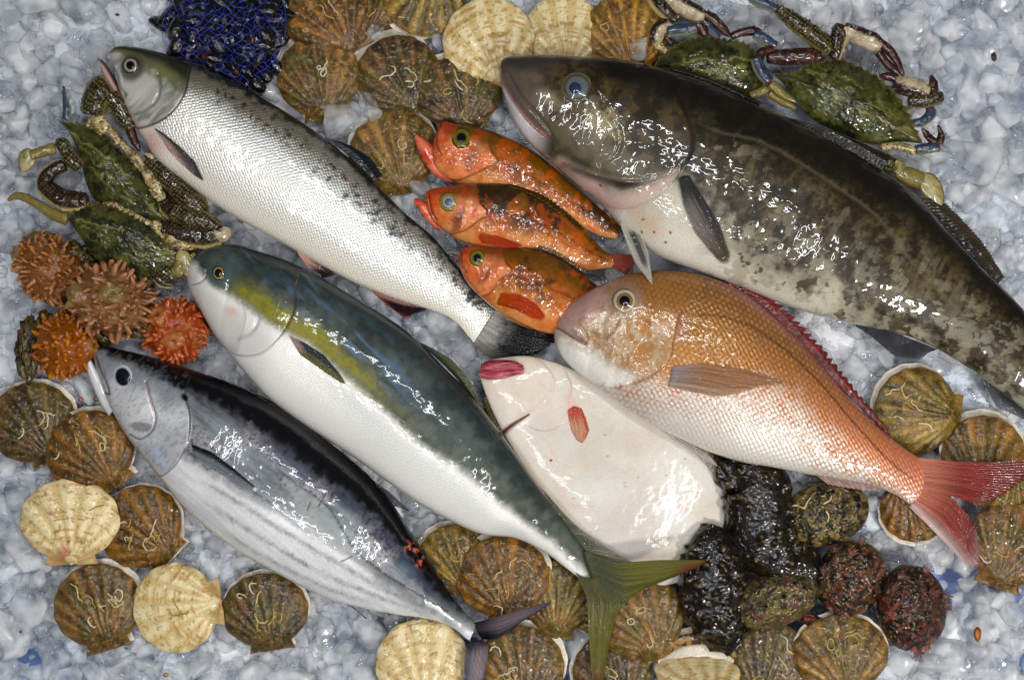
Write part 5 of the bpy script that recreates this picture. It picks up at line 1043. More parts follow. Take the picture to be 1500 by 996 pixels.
# ------------------------------------------------------------------ sea squirts
M['squirt'] = wet_skin('squirt_skin', scale_mm=0, wet=.35, wet_scale=110, coat=.7, coat_rough=.12, fine=.18, fine_scale=500, micro=.3, micro_scale=450, sss=.12)
M['weed'] = wet_skin('weed', scale_mm=0, wet=.3, coat=.6, coat_rough=.12, fine=.3, fine_scale=500, micro=.6, micro_scale=300)
def ball(name, cx, cy, cz, rx, ry, rz, rot, fdisp, fcol, mat, parent, nu=150, nv=100, rough=.34):
    """closed lump: displaced ellipsoid. fdisp(d) -> radial factor, per unit direction"""
    th = np.linspace(0, np.pi, nv); ph = np.linspace(0, 2 * np.pi, nu, endpoint=False)
    d = np.stack([np.cos(th)[:, None] * np.ones(nu), np.sin(th)[:, None] * np.cos(ph), np.sin(th)[:, None] * np.sin(ph)], -1)
    f, tang = fdisp(d); q = d * f[..., None] + tang
    X = q[..., 0] * rx; Y = q[..., 1] * ry; c, s = math.cos(math.radians(rot)), math.sin(math.radians(rot))
    V = P(cx + X * c - Y * s, cy + X * s + Y * c, 0.0 * X + cz); V[..., 2] = cz + q[..., 2] * rz
    px, py = proj(V); col = fcol(d, f, px, py)
    return mesh(name, V.reshape(-1, 3), grid_faces(nv, nu, True), mat, parent, col.reshape(-1, 3), prm(np.full(nu * nv, rough)), np.zeros(3))
def squirt(label, cx, cy, r, asp, rot, z, n, ln, sg, cols, seed, siph, root, sharp=2.2):
    T = thing('sea_squirt', label, 'sea squirt', tuple(P(cx, cy, 0)), 'spiny sea squirts')
    rr = np.random.default_rng(seed); pd = []
    while len(pd) < n:                                   # finger roots scattered over the ball, not on a lattice
        v = rr.normal(size=3); v /= np.linalg.norm(v)
        if all(v @ q < math.cos(1.75 / math.sqrt(n)) for q in pd) or rr.random() < .004: pd.append(v)
    pd = np.array(pd); amp = rr.uniform(.5, 1.25, n); sgs = sg * rr.uniform(.75, 1.3, n); tg = np.cross(pd, rr.normal(size=(n, 3))) * .45
    def disp(d):
        dv = d.reshape(-1, 3); an = np.arccos(np.clip(dv @ pd.T, -1, 1)); i = (an / sgs).argmin(1); a = an[np.arange(len(i)), i]
        w = amp[i] * sm(1.25, .25, a / sgs[i])
        base = 1 + .22 * (fbm3(*(dv.T * 1.6 + 3), seed) - .5)
        for (sx, sy, sz, sr, sh) in siph:
            v = np.array([sx, sy, sz], float); v /= np.linalg.norm(v); a2 = np.arccos(np.clip(dv @ v, -1, 1)); base = base + sh * np.exp(-(a2 / sr) ** 4) - sh * .45 * np.exp(-(a2 / (sr * .35)) ** 2); w = w * (.25 + .75 * sm(sr * .6, sr * 1.1, a2))
        disp.w = w.reshape(d.shape[:2]); return (base + ln * w).reshape(d.shape[:2]), (tg[i] * (w ** 2)[:, None] * ln).reshape(d.shape)
    def colr(d, f, px, py):
        w = np.clip(disp.w, 0, 1); n1 = fbm(px / 22, py / 22, seed); n2 = fbm(px / 5, py / 5, seed + 1)
        c = mix(np.broadcast_to(lin(*cols[0]), w.shape + (3,)), lin(*cols[1]), sm(.15, .7, w)); c = mix(c, lin(*cols[2]), sm(.65, 1, w) * .7); c = mix(c, lin(*cols[3]), sm(.5, .75, n1) * .55); c = mix(c, lin(*cols[0]) * .55, sm(.62, .8, n2) * .4)
        for (sx, sy, sz, sr, sh) in siph:
            v = np.array([sx, sy, sz], float); v /= np.linalg.norm(v); a2 = np.arccos(np.clip(d @ v, -1, 1)); c = mix(c, lin(*cols[4]), sm(sr * 1.1, sr * .6, a2) * .85); c = mix(c, lin(70,44,30), np.exp(-(a2 / (sr * .22)) ** 2) * .9)
        return c
    ball('body', cx, cy, z, r, r * asp, r * .001 * .85, rot, disp, colr, M['squirt'], T, 270, 190)
    for (x, y, rx, ry, ro, kind) in root:
        def dsp(d, s=seed + int(x)): return 1 + .55 * (fbm3(*np.moveaxis(d * 3.0 + 5, -1, 0), s, 4) - .5), 0 * d
        def cl(d, f, px, py, kind=kind): 
            n1 = fbm(px / 6, py / 6, seed + 3); c = mix(np.broadcast_to(lin(92,74,30), f.shape + (3,)), lin(44,32,16), sm(.3, .7, n1)); c = mix(c, lin(132,120,78), sm(.7, .85, fbm(px / 3, py / 9, seed + 4)) * .7)
            return mix(c, lin(110,104,60), .6 + 0 * n1) if kind == 'lip' else c
        ball('holdfast', x, y, z * .7, rx, ry, .018, ro, dsp, cl, M['weed'], T, 90, 60)
squirt('pinkish-brown spiny sea squirt with olive shell rim, lying apart on open ice', 74, 396, 50, .82, 35, .030, 210, .24, .075, ((128,80,40),(168,108,60),(190,124,76),(140,96,60),(150,120,80)), 501, [(-1.0,.15,.35,.30,.22)], [(56,356,26,16,-10,'lip'),(112,378,26,20,40,'moss')])
squirt('dusty pink sea squirt with blunt fingers and two crusted siphons', 164, 440, 54, .86, 10, .046, 170, .27, .085, ((126,84,50),(164,110,74),(184,130,94),(146,106,72),(136,116,72)), 511, [(-.72,.0,.6,.34,.24),(.2,-.25,1,.34,.10)], [(196,472,34,20,20,'moss'),(210,412,18,12,0,'moss')], 3.0)
squirt('small bright red sea squirt with short pointed thorns', 258, 484, 44, .96, 20, .036, 170, .20, .085, ((158,68,32),(182,84,42),(196,108,62),(170,106,62),(176,110,66)), 521, [(-.55,-.3,.7,.36,.18),(.2,.3,.95,.34,.12)], [], 1.2)
squirt('glossy orange sea squirt with rounded bumps, behind the skipjack snout', 96, 506, 46, .96, 70, .032, 150, .17, .090, ((146,78,18),(180,104,32),(200,128,56),(120,64,18),(150,100,50)), 531, [(.25,-.75,.3,.30,.16)], [(42,512,17,46,4,'moss'),(66,494,18,34,0,'moss'),(140,486,30,18,10,'red')], 1.5)

# ------------------------------------------------------------------ sea cucumbers
M['cuke'] = wet_skin('cucumber_skin', scale_mm=0, wet=.9, wet_scale=100, coat=1.0, coat_rough=.05, fine=.3, fine_scale=500, micro=.5, micro_scale=350)
def cuke_col(seed, tone):
    def f(U, A, B, x, y, w):
        n1 = fbm(x / 16, y / 16, seed); n2 = fbm(x / 4, y / 4, seed + 1)
        c = mix(np.broadcast_to(lin(*tone), U.shape + (3,)), lin(16,13,10), sm(.25, .6, n1)); c = mix(c, lin(96,68,24), sm(.0036, .0060, w) * .7); c = mix(c, lin(78,60,20), sm(.7, .85, n2) * .4); return c
    return f
def cucumber(label, pts, seed, tone):
    T = thing('sea_cucumber', label, 'sea cucumber', tuple(P(pts[0][0], pts[0][1], 0)), 'dark sea cucumbers')
    tube('body', pts, M['cuke'], T, cuke_col(seed, tone), n=150, sides=110, flat=.62, bump=.05, seed=seed, rough=.3, warts=(130, .0062, .0052))
cucumber('black-brown warty sea cucumber folded under the bream, beside the abalones', [(1046,686,.024,20),(1070,690,.026,32),(1104,704,.030,46),(1112,745,.032,48),(1118,790,.030,46),(1150,822,.024,36),(1196,836,.016,26)], 551, (36,27,12))
cucumber('dark brown sea cucumber lying against the flounder edge, nearest the scallops', [(1060,776,.026,26),(1052,800,.034,40),(1042,838,.034,42),(1044,880,.030,44),(1062,922,.022,36),(1084,934,.016,20)], 561, (30,22,12))

# ------------------------------------------------------------------ abalones
M['abalone'] = wet_skin('abalone_shell', scale_mm=0, wet=.5, wet_scale=160, coat=.85, coat_rough=.08, fine=.35, fine_scale=420, micro=.9, micro_scale=330)
def abalone(label, cx, cy, rx, ry, rot, z, hgt, seed, cols, holes, fronds=0, fc=((96,48,30), (140,78,52))):
    T = thing('abalone', label, 'abalone', tuple(P(cx, cy, 0)), 'abalones piled beside the sea cucumbers')
    na, nr = 150, 60; th = np.linspace(0, 2 * np.pi, na, endpoint=False); rho = (np.linspace(0, 1, nr) ** .8)[:, None]
    wob = 1 + .05 * np.cos(th * 2 + .6) + .05 * (vn2(np.cos(th) * 3 + 9, np.sin(th) * 3 + 9, seed) - .5)
    X = rho * np.cos(th) * wob; Y = rho * np.sin(th) * wob; c_, s_ = math.cos(math.radians(rot)), math.sin(math.radians(rot))
    px = cx + rx * X * c_ - ry * Y * s_; py = cy + rx * X * s_ + ry * Y * c_
    n1 = fbm(px / 18, py / 18, seed); n2 = fbm(px / 7, py / 7, seed + 1); n3 = fbm(px / 2.8, py / 2.8, seed + 2)
    zz = z + hgt * np.clip(1 - rho ** 2.2, 0, 1) ** .75 + .004 * (n2 - .5) * sm(1, .8, rho) + .0022 * (n3 - .5)
    col = mix(np.broadcast_to(lin(*cols[0]), px.shape + (3,)), lin(*cols[1]), sm(.35, .65, n1 * .5 + n2 * .5)); col = mix(col, lin(*cols[2]), sm(.55, .68, fbm(px / 9, py / 9, seed + 3)) * .85); col = mix(col, lin(*cols[3]), sm(.64, .74, fbm(px / 8, py / 8, seed + 4)) * .8); col = mix(col, lin(20,16,14), sm(.70, .8, n3) * .5); col = mix(col, lin(176,156,112), sm(.86, .92, fbm(px / 3, py / 3, seed + 6)) * .7)
    for (hx, hy, hr) in holes:
        d = np.sqrt((px - hx) ** 2 + (py - hy) ** 2); zz = zz + .0022 * np.exp(-((d - hr) / (hr * .5)) ** 2) - .006 * np.exp(-(d / (hr * .75)) ** 4); col = mix(col, lin(10,8,8), np.exp(-(d / (hr * .8)) ** 4)); col = mix(col, lin(70,52,44), np.exp(-((d - hr * 1.2) / 1.2) ** 2) * .6)
    V = P(px, py, zz); bot = P(px[-1], py[-1], zz[-1] - .010); m = na * nr; j = np.arange(na); j2 = (j + 1) % na; e = (nr - 1) * na
    mesh('shell', np.r_[V.reshape(-1, 3), bot], np.r_[grid_faces(nr, na, True)[:, ::-1], np.stack([e + j, e + j2, m + j2, m + j], -1)], M['abalone'], T, np.r_[col.reshape(-1, 3), col[-1] * .6], prm(np.full(m + na, .34)), np.zeros(3))
    rr = np.random.default_rng(seed); W = V.reshape(-1, 3); wx, wy = proj(W)
    for k in range(fronds):
        a = rr.uniform(0, 6.28); d = rr.uniform(.15, 1.0) ** .6; x0 = cx + rx * d * math.cos(a); y0 = cy + ry * d * math.sin(a); h0 = a + rr.uniform(-1, 1)
        zb = W[((wx - x0) ** 2 + (wy - y0) ** 2).argmin(), 2]; cc = mix(lin(*fc[0])[None], lin(*fc[1]), np.array([rr.random()]))[0] * rr.uniform(.35, .8)
        V_, F_ = [], []
        for q in range(7):                                  # a tuft of forked blades
            h = h0 + (q - 3) * .34; L = rr.uniform(7, 15); w = rr.uniform(.7, 1.3); b0 = len(V_)
            for s in range(5):
                u = s / 4; xx = x0 + L * u * math.cos(h + .5 * u); yy = y0 + L * u * math.sin(h + .5 * u); ww = w * (.5 + 1.0 * math.sin(min(1, u * 1.1 + .1) * 2.6)); zz_ = zb + .002 + .006 * u * (1 - .5 * u) * (1 if d < .85 else .2)
                nx, ny = -math.sin(h), math.cos(h); V_ += [(xx + nx * ww, yy + ny * ww, zz_), (xx, yy, zz_ + .0012), (xx - nx * ww, yy - ny * ww, zz_)]
            for s in range(4):
                for e_ in range(2): F_.append([b0 + s * 3 + e_, b0 + s * 3 + e_ + 1, b0 + s * 3 + e_ + 4, b0 + s * 3 + e_ + 3])
        A_ = np.array(V_); mesh('weed_tuft', P(A_[:, 0], A_[:, 1], A_[:, 2]), np.array(F_), M['weed'], T, np.broadcast_to(cc, (len(A_), 3)), prm(np.full(len(A_), .4)), np.zeros(3))
    return T, W
def worms_on(T, W, lst):
    wx, wy = proj(W)
    for pts in lst:
        q = cr(pts, 14); z = np.array([W[((wx - a) ** 2 + (wy - b) ** 2).argmin(), 2] for a, b in q]) + .001
        tube('worm_tube', np.c_[q, z, np.linspace(1.6, 1.0, 14)], M['worm'], T, lin(196,176,132), n=40, sides=7, splat=False)
T_, W_ = abalone('round tan and black abalone with pale worm tubes and two open holes', 1211, 751, 60, 51, -8, .024, .030, 601, ((92,78,48),(30,26,20),(138,114,70),(64,58,30)), [(1199,715,4),(1220,719,3.5),(1258,740,4),(1262,764,3.5)])
worms_on(T_, W_, [[(1156,742),(1168,740),(1178,744),(1182,736),(1188,728)], [(1206,738),(1216,732),(1218,726)], [(1210,748),(1214,756),(1212,764)]])
abalone('grey-green speckled abalone with a row of small holes', 1136, 878, 63, 42, -14, .030, .030, 611, ((86,76,44),(56,50,34),(120,104,58),(110,70,62)), [(1148,873,3.5),(1164,853,3),(1178,859,3),(1122,888,2.4)])
abalone('dark abalone overgrown with red weed, between two other abalones', 1246, 846, 50, 58, 20, .020, .032, 621, ((52,36,28),(26,20,18),(110,58,42),(84,68,34)), [(1227,819,3.6),(1238,846,3),(1246,811,3)], 16)
abalone('abalone hidden under brown and red seaweed, on the open ice', 1335, 890, 50, 66, -14, .016, .034, 631, ((56,36,22),(22,16,12),(104,56,40),(60,46,20)), [(1322,866,3)], 38, ((70,34,20), (140,66,48)))
T_ = abalone('small dark red limpet-like shell wedged between abalone and broad scallop', 1192, 910, 24, 11, 24, .008, .010, 641, ((92,30,20),(44,18,14),(130,60,40),(60,24,18)), [])[0]

# ------------------------------------------------------------------ mussels in a net
M['mussel'] = wet_skin('mussel_shell', scale_mm=0, wet=.5, wet_scale=140, coat=1.0, coat_rough=.05, fine=.3, fine_scale=300, micro=.2)
def mussels():
    rr = np.random.default_rng(77); pts = []
    poly = np.array([(250,-20),(246,0),(238,40),(243,70),(262,84),(300,92),(330,108),(368,128),(384,120),(404,96),(416,60),(418,20),(410,-20)], float)
    def inside(x, y):
        n = len(poly); c = False
        for i in range(n):
            x1, y1 = poly[i]; x2, y2 = poly[(i + 1) % n]
            if (y1 > y) != (y2 > y) and x < (x2 - x1) * (y - y1) / (y2 - y1) + x1: c = not c
        return c
    tr = 0
    while len(pts) < 62 and tr < 6000:
        tr += 1; x, y = rr.uniform(238, 420), rr.uniform(-14, 126)
        if inside(x, y) and all((x - a) ** 2 + (y - b) ** 2 > 13 ** 2 for a, b in pts): pts.append((x, y))
    heights = []
    th = np.linspace(0, 2 * np.pi, 28, endpoint=False); rho = np.linspace(0, 1, 10)[:, None]
    for k, (x, y) in enumerate(pts):
        e = sm(0, 34, np.array([min(abs(sdist(np.array([x]), np.array([y]), np.r_[poly, poly[:1]], 0)[0][0]), 34.)]))[0]
        z = .012 + .034 * e + rr.uniform(-.006, .006); L = rr.uniform(17, 25); w = L * .5; rot = rr.uniform(0, 6.28); tx, ty = rr.uniform(-.35, .35, 2)
        X = L * rho * np.cos(th); Y = w * rho * np.sin(th) * (1 - .35 * np.cos(th)); c, s = math.cos(rot), math.sin(rot)
        px = x + X * c - Y * s; py = y + X * s + Y * c; hh = .009 * (1 - rho ** 2) ** .6 + 0 * px; tl = .001 * (tx * X + ty * Y)
        n = fbm(px / 4, py / 4, 700 + k); gr = vn2((rho * 14 + 0 * px), 0 * px, k)
        brn = rr.random() < .3; pale_ = rr.random() < .35
        col = mix(np.broadcast_to(lin(12,12,15), px.shape + (3,)), lin(30,28,30), gr * .8); col = mix(col, lin(112,90,62), sm(.80, .92, n) * .6 * (rr.random() < .5)); col = mix(col, lin(96,56,26), sm(.55, .9, np.cos(th))[None] * sm(.6, 1, rho) * brn)
        if pale_: col = mix(col, lin(170,156,128), sm(.80, .88, fbm(px / 6, py / 6, 800 + k)) * .8)
        top = P(px, py, z + hh + tl); bot = P(px, py, z - hh * .8 + tl); m = 280
        F = np.r_[grid_faces(10, 28, True)[:, ::-1], grid_faces(10, 28, True, m)]; cc = np.r_[col.reshape(-1, 3), col.reshape(-1, 3)]
        o = mesh('mussel', np.r_[top.reshape(-1, 3), bot.reshape(-1, 3)], F, M['mussel'], None, cc, prm(np.full(560, .3)), np.zeros(3)); dd = abs(sdist(np.array([x]), np.array([y]), np.r_[poly, poly[:1]], 0)[0][0]); tag(o, 'black mussel ' + ('with brown lip ' if brn else 'with pale crust ' if pale_ else 'with plain shell ') + ('at the edge of the blue net bag' if dd < 16 else 'deep inside the blue net bag' if dd > 40 else 'inside the blue net bag'), 'mussel', 'mussels in the blue net')
        heights.append((x, y, z + .010))
    # net draped over them
    hp = np.array(heights)
    def zn(x, y):
        d = (hp[:, 0][None] - x[:, None]) ** 2 + (hp[:, 1][None] - y[:, None]) ** 2; w = np.exp(-d / 160.0); return ((w * hp[:, 2]).sum(1) + .012 * .02) / (w.sum(1) + .02) + .0035
    V, F = [], []; off = 0
    def strand(p):
        nonlocal off
        n = len(p); C = P(p[:, 0], p[:, 1], zn(p[:, 0], p[:, 1]) + .001 * (vn2(p[:, 0] / 5, p[:, 1] / 5, 3) - .5)); t = np.gradient(C, axis=0); t /= np.linalg.norm(t, axis=1)[:, None] + 1e-9; s = np.cross(t, [0, 0, 1.]); s /= np.linalg.norm(s, axis=1)[:, None] + 1e-9; u = np.cross(s, t); a = np.arange(4) * np.pi / 2
        R = .00040; v = C[:, None] + R * (s[:, None] * np.cos(a)[None, :, None] + u[:, None] * np.sin(a)[None, :, None]); V.append(v.reshape(-1, 3)); F.append(grid_faces(n, 4, True, off)); off += n * 4
    for fam in (0, 1):
        for k in range(-26, 60):
            s = np.linspace(-60, 330, 130)
            base = k * 13.0
            if fam == 0: x = 215 + s * .80 + base * .55; y = -90 + s * .62 + base * -.5 + 60
            else: x = 440 - s * .75 + base * .50 - 60; y = -80 + s * .70 + base * .48 - 60
            x = x + 7 * (fbm(x / 40, y / 40, 31 + fam) - .5) * 2 + 2.5 * np.sin(s / 4.2 + k * np.pi); y = y + 7 * (fbm(x / 40, y / 40, 41 + fam) - .5) * 2
            ok = np.array([inside(a, b) for a, b in zip(x, y)])
            i = 0
            while i < len(ok):
                if ok[i]:
                    j = i
                    while j < len(ok) and ok[j]: j += 1
                    if j - i > 4: strand(np.c_[x[i:j], y[i:j]])
                    i = j
                else: i += 1
    strand(np.r_[cr(np.r_[poly], 160)])
    m, nt, b, N = _nt('blue_net'); b.inputs['Base Color'].default_value = (.010, .030, .36, 1); b.inputs['Roughness'].default_value = .35
    o = mesh('net_bag', np.concatenate(V), np.concatenate(F), m); tag(o, 'blue plastic mesh bag drawn over black mussels', 'net bag')
mussels()

# ------------------------------------------------------------------ scraps on the ice
for x_, y_, w_, h_, c_ in ((1432, 928, 5, 9, (170, 96, 30)), (243, 988, 4, 3, (190, 140, 50)), (1456, 84, 4, 6, (60, 54, 50)), (172, 22, 3, 2, (40, 36, 34)), (30, 925, 2, 2, (150, 40, 24)), (118, 585, 4, 3, (176, 104, 92)), (142, 584, 5, 3, (176, 110, 96))):
    th = np.linspace(0, 2 * np.pi, 14, endpoint=False); rad = 1 + .3 * vn2(np.cos(th) * 2 + x_, np.sin(th) * 2, 3)
    V = np.r_[P(x_ + w_ * rad * np.cos(th), y_ + h_ * rad * np.sin(th), .024 + 0 * th), P(x_ + w_ * .5 * np.cos(th), y_ + h_ * .5 * np.sin(th), .0262 + 0 * th), P(np.array([x_]), np.array([y_]), np.array([.0264]))]
    F = [[i, (i + 1) % 14, 14 + (i + 1) % 14, 14 + i] for i in range(14)] + [[14 + i, 14 + (i + 1) % 14, 28] for i in range(14)] + [list(range(14))[::-1]]
    o = mesh('scrap', V, F, M['weed'], None, np.broadcast_to(lin(*c_), (29, 3)), prm(np.full(29, .4)), np.zeros(3), splat=False)
    tag(o, {1432: 'orange scrap of weed on the bluish ice near the seaweed-covered abalone', 243: 'tiny yellow crumb on ice below the cream scallop', 1456: 'dark grey speck on the bright ice beyond the crab', 172: 'dark speck on ice beside the mussel net', 30: 'red speck on an ice lump beside the brown scallop', 118: 'fleck of red flesh on ice left of the skipjack jaw', 142: 'red flesh fleck on ice touching the skipjack jaw'}[x_], 'scrap')
# ------------------------------------------------------------------ ice bed
def _ico(sub):
    import bmesh
    bm = bmesh.new(); bmesh.ops.create_icosphere(bm, subdivisions=sub, radius=1.0)
    V = np.array([v.co[:] for v in bm.verts]); F = np.array([[v.index for v in f.verts] for f in bm.faces]); bm.free()
    return V, F
def ice_shape(seed, sub):
    r = np.random.default_rng(seed)
    D, F = _ico(sub)
    n = r.normal(size=(12, 3)); n /= np.linalg.norm(n, axis=1)[:, None]; d = r.uniform(.52, 1.0, 12)
    q = np.clip(D @ n.T, 0, None) / d
    rad = (q ** 26).sum(1) ** (-1 / 26)
    V = D * np.clip(rad, .3, 1.3)[:, None]
    V = V * r.uniform([.8, .7, .55], [1.2, 1.0, .85])
    V *= (1 + .14 * (fbm3(V[:, 0] * 2.6 + 9, V[:, 1] * 2.6, V[:, 2] * 2.6, seed) - .5))[:, None]
    return V, F
def mat_ice(name='ice', cloud=(.36, .92), rough=.07):
    """lump ice: clear and cloudy by turns - glass mixed with a white scattering body"""
    m, nt, b, N = _nt(name); L = nt.links.new
    ge = N('ShaderNodeNewGeometry')
    n1 = N('ShaderNodeTexNoise', i_Scale=26.0, i_Detail=2.0, i_Roughness=.5); L(ge.outputs['Position'], n1.inputs['Vector'])
    rp = N('ShaderNodeMapRange'); rp.inputs[1].default_value = .38; rp.inputs[2].default_value = .64; rp.inputs[3].default_value = cloud[0]; rp.inputs[4].default_value = cloud[1]
    L(n1.outputs['Fac'], rp.inputs[0])
    n2 = N('ShaderNodeTexNoise', i_Scale=60.0, i_Detail=2.0, i_Roughness=.5); L(ge.outputs['Position'], n2.inputs['Vector'])
    bp = N('ShaderNodeBump'); bp.inputs['Strength'].default_value = .30; bp.inputs['Distance'].default_value = .006; L(n2.outputs['Fac'], bp.inputs['Height'])
    b.inputs['Base Color'].default_value = (.94, .97, 1.0, 1); b.inputs['IOR'].default_value = 1.17
    b.inputs['Coat Weight'].default_value = .8; b.inputs['Coat IOR'].default_value = 1.4; b.inputs['Coat Roughness'].default_value = .04; L(bp.outputs[0], b.inputs['Coat Normal'])
    b.inputs['Roughness'].default_value = rough; L(bp.outputs[0], b.inputs['Normal'])
    b.inputs['Subsurface Weight'].default_value = 1.0; b.inputs['Subsurface Radius'].default_value = (1.0, 1.0, 1.0); b.inputs['Subsurface Scale'].default_value = .012
    b.inputs['Specular IOR Level'].default_value = .5
    L(rp.outputs[0], b.inputs['Transmission Weight'])
    tb = N('ShaderNodeBsdfTransparent'); tb.inputs[0].default_value = (.97, .985, 1, 1); mx = N('ShaderNodeMixShader'); mx.inputs[0].default_value = .40
    L(b.outputs[0], mx.inputs[1]); L(tb.outputs[0], mx.inputs[2]); L(mx.outputs[0], nt.nodes['Material Output'].inputs[0])
    return m
M['ice'] = mat_ice()
MARKS = [(60, 60, 'on open ice past the salmon snout'), (190, 30, 'between salmon snout and mussel net'), (40, 180, 'beside the crab with the raised claw'), (20, 330, 'beside the leg of the glossy green crab'), (20, 450, 'beside the pinkish-brown sea squirt'),
    (20, 560, 'beside the orange sea squirt and its mossy foot'), (20, 760, 'beside the cream scallop with red-pink umbo'), (40, 900, 'beside the brown scallop with tan rays'), (150, 975, 'below the brown scallop with tan rays'), (320, 970, 'below the pink-streaked cream scallop'), (300, 810, 'below the skipjack pelvic fin'),
    (480, 930, 'beside the skipjack anal fin'), (540, 900, 'under the skipjack tail stem'), (240, 640, 'under the skipjack chin'), (300, 500, 'between red sea squirt and yellowtail throat'), (480, 620, 'between yellowtail belly and skipjack back'), (600, 770, 'beside the skipjack soft dorsal fin'), (400, 360, 'between salmon belly and yellowtail back'), (620, 480, 'beside the salmon anal fin root'),
    (500, 170, 'between scallops and salmon back'), (600, 290, 'between salmon back and rockfish jaws'), (650, 340, 'between salmon back and the lowest rockfish'), (880, 395, 'beside the rockfish tails'), (1200, 510, 'between bream dorsal fin and cod belly'), (1280, 560, 'beside the olive scallop with dark red spot'), (1420, 590, 'beside the cod second anal fin'),
    (1290, 760, 'beside the tan and black abalone'), (1390, 790, 'under the bream lower tail lobe'), (1430, 930, 'on the bluish ice past the seaweed-covered abalone'), (1330, 975, 'below the seaweed-covered abalone'), (1480, 880, 'below the scallop with the barnacle'), (1150, 30, 'behind the crab claws'), (1300, 30, 'past the long claw of the olive crab'),
    (1440, 60, 'on the brightest ice past the olive crab'), (1440, 180, 'beside the olive crab leg tips'), (1440, 290, 'past the crab paddle and cod dorsal fin'), (1480, 380, 'past the cod third dorsal fin'), (820, 960, 'between the yellowtail and skipjack tails'), (960, 1000, 'below the yellowtail tail')]
def make_ice():
    # where things lie on the ice
    cell = 6; gw, gh = 1740 // cell, 1240 // cell
    occ = np.zeros((gh, gw), bool)
    for v in SPLAT:
        x, y = proj(v.astype(float)); i = ((x + 120) / cell).astype(int); j = ((y + 120) / cell).astype(int)
        ok = (i >= 0) & (i < gw) & (j >= 0) & (j < gh); occ[j[ok], i[ok]] = True
    def dil(m, k):
        for _ in range(k):
            q = m.copy(); q[1:] |= m[:-1]; q[:-1] |= m[1:]; q[:, 1:] |= m[:, :-1]; q[:, :-1] |= m[:, 1:]; m = q
        return m
    occ = ~dil(~dil(occ, 1), 1)
    deep = ~dil(~occ, 5)
    near = [occ]
    for _ in range(8): near.append(dil(near[-1], 1))
    def at(m, x, y):
        i = np.clip(((np.asarray(x) + 120) / cell).astype(int), 0, gw - 1); j = np.clip(((np.asarray(y) + 120) / cell).astype(int), 0, gh - 1); return m[j, i]
    r = np.random.default_rng(11)
    # tray under the ice
    v = P(np.array([-160, 1660, 1660, -160]), np.array([-160, -160, 1160, 1160]), -.075)
    m, nt, b, N = _nt('blue_plastic'); b.inputs['Base Color'].default_value = (.10, .17, .42, 1); b.inputs['Roughness'].default_value = .45
    n1 = N('ShaderNodeTexNoise', i_Scale=9.0, i_Detail=3.0); cr_ = N('ShaderNodeValToRGB'); cr_.color_ramp.elements[0].color = (.06, .11, .32, 1); cr_.color_ramp.elements[1].color = (.16, .25, .52, 1)
    nt.links.new(n1.outputs['Fac'], cr_.inputs[0]); nt.links.new(cr_.outputs[0], b.inputs['Base Color'])
    o = mesh('tray_floor', v, [[3, 2, 1, 0]], m, splat=False); o['kind'] = 'structure'
    # white grains packed under the lumps, one continuous crust
    nx, ny = 260, 180
    gx, gy = np.meshgrid(np.linspace(-150, 1650, nx), np.linspace(-150, 1150, ny))
    zz = -.036 + .022 * fbm(gx / 34, gy / 34, 21) + .012 * fbm(gx / 9, gy / 9, 22)
    edge = sm(.50, .70, fbm(gx / 120, gy / 120, 5)) * np.clip(sm(700, 1000, gy) + sm(1250, 1500, gx) * .8 + sm(120, 0, gx) * .7, 0, 1)
    zz = zz - .06 * edge
    V = P(gx.ravel(), gy.ravel(), zz.ravel())
    o = mesh('ice_crust', V, grid_faces(ny, nx)[:, ::-1], M['ice_crust'], splat=False); o['kind'] = 'stuff'; o['label'] = 'packed crust of fine ice under the lumps'; o['category'] = 'ice'
    # small lumps, uncountable: one object
    shapes = [ice_shape(100 + k, 2) for k in range(14)]
    VV = []; FF = []; off = 0
    def lump(px, py, z, size, sh, rr):
        A = rr.normal(size=(3, 3)); Q, _ = np.linalg.qr(A)
        V, F = sh; return (V @ Q.T) * size + P(px, py, z), F
    cnt = 0
    for layer, (n, z0, z1, s0, s1) in enumerate(((2500, -.030, -.012, .014, .029), (500, -.016, -.004, .006, .013))):
        xs = r.uniform(-140, 1640, n * 2); ys = r.uniform(-140, 1140, n * 2)
        keep = ~at(deep, xs, ys); xs, ys = xs[keep][:n], ys[keep][:n]
        hole = sm(.50, .70, fbm(xs / 120, ys / 120, 5)) * np.clip(sm(700, 1000, ys) + sm(1250, 1500, xs) * .8 + sm(120, 0, xs) * .7, 0, 1)
        ok = r.random(len(xs)) > hole * .75; xs, ys = xs[ok], ys[ok]
        for x_, y_ in zip(xs, ys):
            V, F = lump(x_, y_, r.uniform(z0, z1), r.uniform(s0, s1), shapes[r.integers(14)], r)
            VV.append(V); FF.append(F + off); off += len(V)
    o = mesh('crushed_ice', np.concatenate(VV), np.concatenate(FF), M['ice'], splat=False); o['kind'] = 'stuff'; o['label'] = 'crushed ice filling the tray between the lumps'; o['category'] = 'ice'
    # the lumps one can tell apart
    big = [ice_shape(300 + k, 4) for k in range(16)]
    protos = []
    for k, (V, F) in enumerate(big):
        o = mesh('ice_lump', V, F, M['ice'], splat=False); protos.append(o.data); bpy.data.objects.remove(o)
    placed = []
    tries = 0
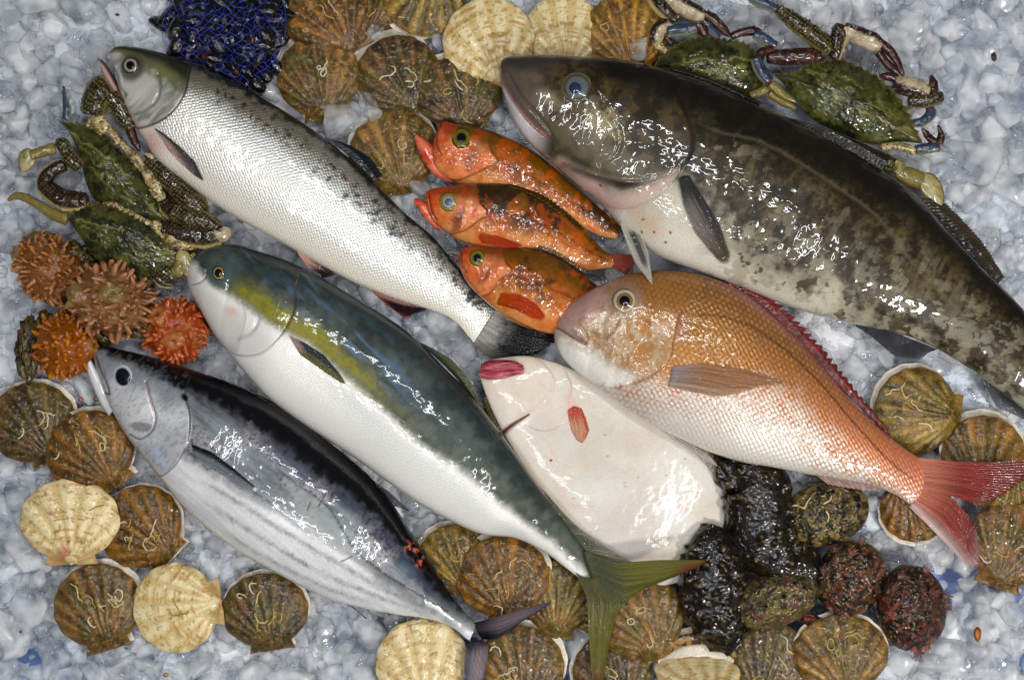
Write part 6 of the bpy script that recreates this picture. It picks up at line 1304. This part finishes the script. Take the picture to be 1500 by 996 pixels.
    while len(placed) < 290 and tries < 40000:
        tries += 1
        x_, y_ = r.uniform(-15, 1515), r.uniform(-15, 1010)
        if at(occ, x_, y_): continue
        s = r.uniform(15, 29) if r.random() < .75 else r.uniform(29, 40)
        gap = next((k for k in range(9) if at(near[k], x_, y_)), 9) * cell
        s = min(s, gap * 1.0 + 9)
        if s < 13: continue
        if any((x_ - a) ** 2 + (y_ - c) ** 2 < (.55 * (s + q)) ** 2 for a, c, q in placed): continue
        placed.append((x_, y_, s))
        o = bpy.data.objects.new('ice_lump', protos[r.integers(16)]); COL.objects.link(o)
        o.location = P(x_, y_, r.uniform(-.014, .002) - .010 * (gap < 30)); o.scale = [s * .001 * r.uniform(.9, 1.1)] * 3
        o.rotation_euler = (r.uniform(-.6, .6), r.uniform(-.6, .6), r.uniform(0, 6.28))
        near_t = min(MARKS, key=lambda m_: (m_[0] - x_) ** 2 + (m_[1] - y_) ** 2)
        kind_ = 'small' if s < 20 else 'middling' if s < 29 else 'large'
        tag(o, kind_ + ' loose lump of crushed ice ' + near_t[2], 'ice lump', 'lumps of crushed ice')
    for lx, ly, lz, ls, lab in ((500, 172, .012, 40, 'big clear ice lump between brown scallops and the salmon back'), (545, 160, .010, 25, 'rounded ice lump touching the dark crusted scallop rim'), (936, 70, .034, 19, 'small clear ice piece melting on the golden scallop'),
                                (606, 268, .006, 19, 'ice cube beside the brown scallop and the salmon dorsal fin'), (552, 45, .010, 14, 'small ice lump between three brown scallops'), (640, 62, .008, 17, 'ice lump between greenish scallop and cream scallop'), (912, 400, .012, 26, 'ice lump between rockfish tail and bream forehead'), (668, 470, .0, 34, 'ice lump beside the salmon anal fin'), (1195, 545, .0, 40, 'broad clear ice lump under the bream dorsal fin'), (1240, 550, .0, 30, 'ice lump between bream dorsal fin and olive scallop')):
        o = bpy.data.objects.new('ice_lump', protos[int(lx) % 16]); COL.objects.link(o); o.location = P(lx, ly, lz); o.scale = [ls * .001] * 3; o.rotation_euler = (.2, .3, lx)
        tag(o, lab, 'ice lump', 'lumps of crushed ice')
M['ice_crust'] = None
def _crust():
    m, nt, b, N = _nt('ice_crust'); L = nt.links.new
    ge = N('ShaderNodeNewGeometry'); n2 = N('ShaderNodeTexNoise', i_Scale=160.0, i_Detail=5.0); L(ge.outputs['Position'], n2.inputs['Vector'])
    bp = N('ShaderNodeBump'); bp.inputs['Strength'].default_value = .6; bp.inputs['Distance'].default_value = .005; L(n2.outputs['Fac'], bp.inputs['Height']); L(bp.outputs[0], b.inputs['Normal'])
    n4 = N('ShaderNodeTexNoise', i_Scale=5.0, i_Detail=2.0); L(ge.outputs['Position'], n4.inputs['Vector']); rm = N('ShaderNodeValToRGB'); rm.color_ramp.elements[0].position = .42; rm.color_ramp.elements[1].position = .66; rm.color_ramp.elements[0].color = (.78, .79, .81, 1); rm.color_ramp.elements[1].color = (.58, .63, .72, 1)
    L(n4.outputs['Fac'], rm.inputs[0]); L(rm.outputs[0], b.inputs['Base Color']); b.inputs['Roughness'].default_value = .25; b.inputs['Transmission Weight'].default_value = .15; b.inputs['IOR'].default_value = 1.31
    return m
M['ice_crust'] = _crust()
make_ice()
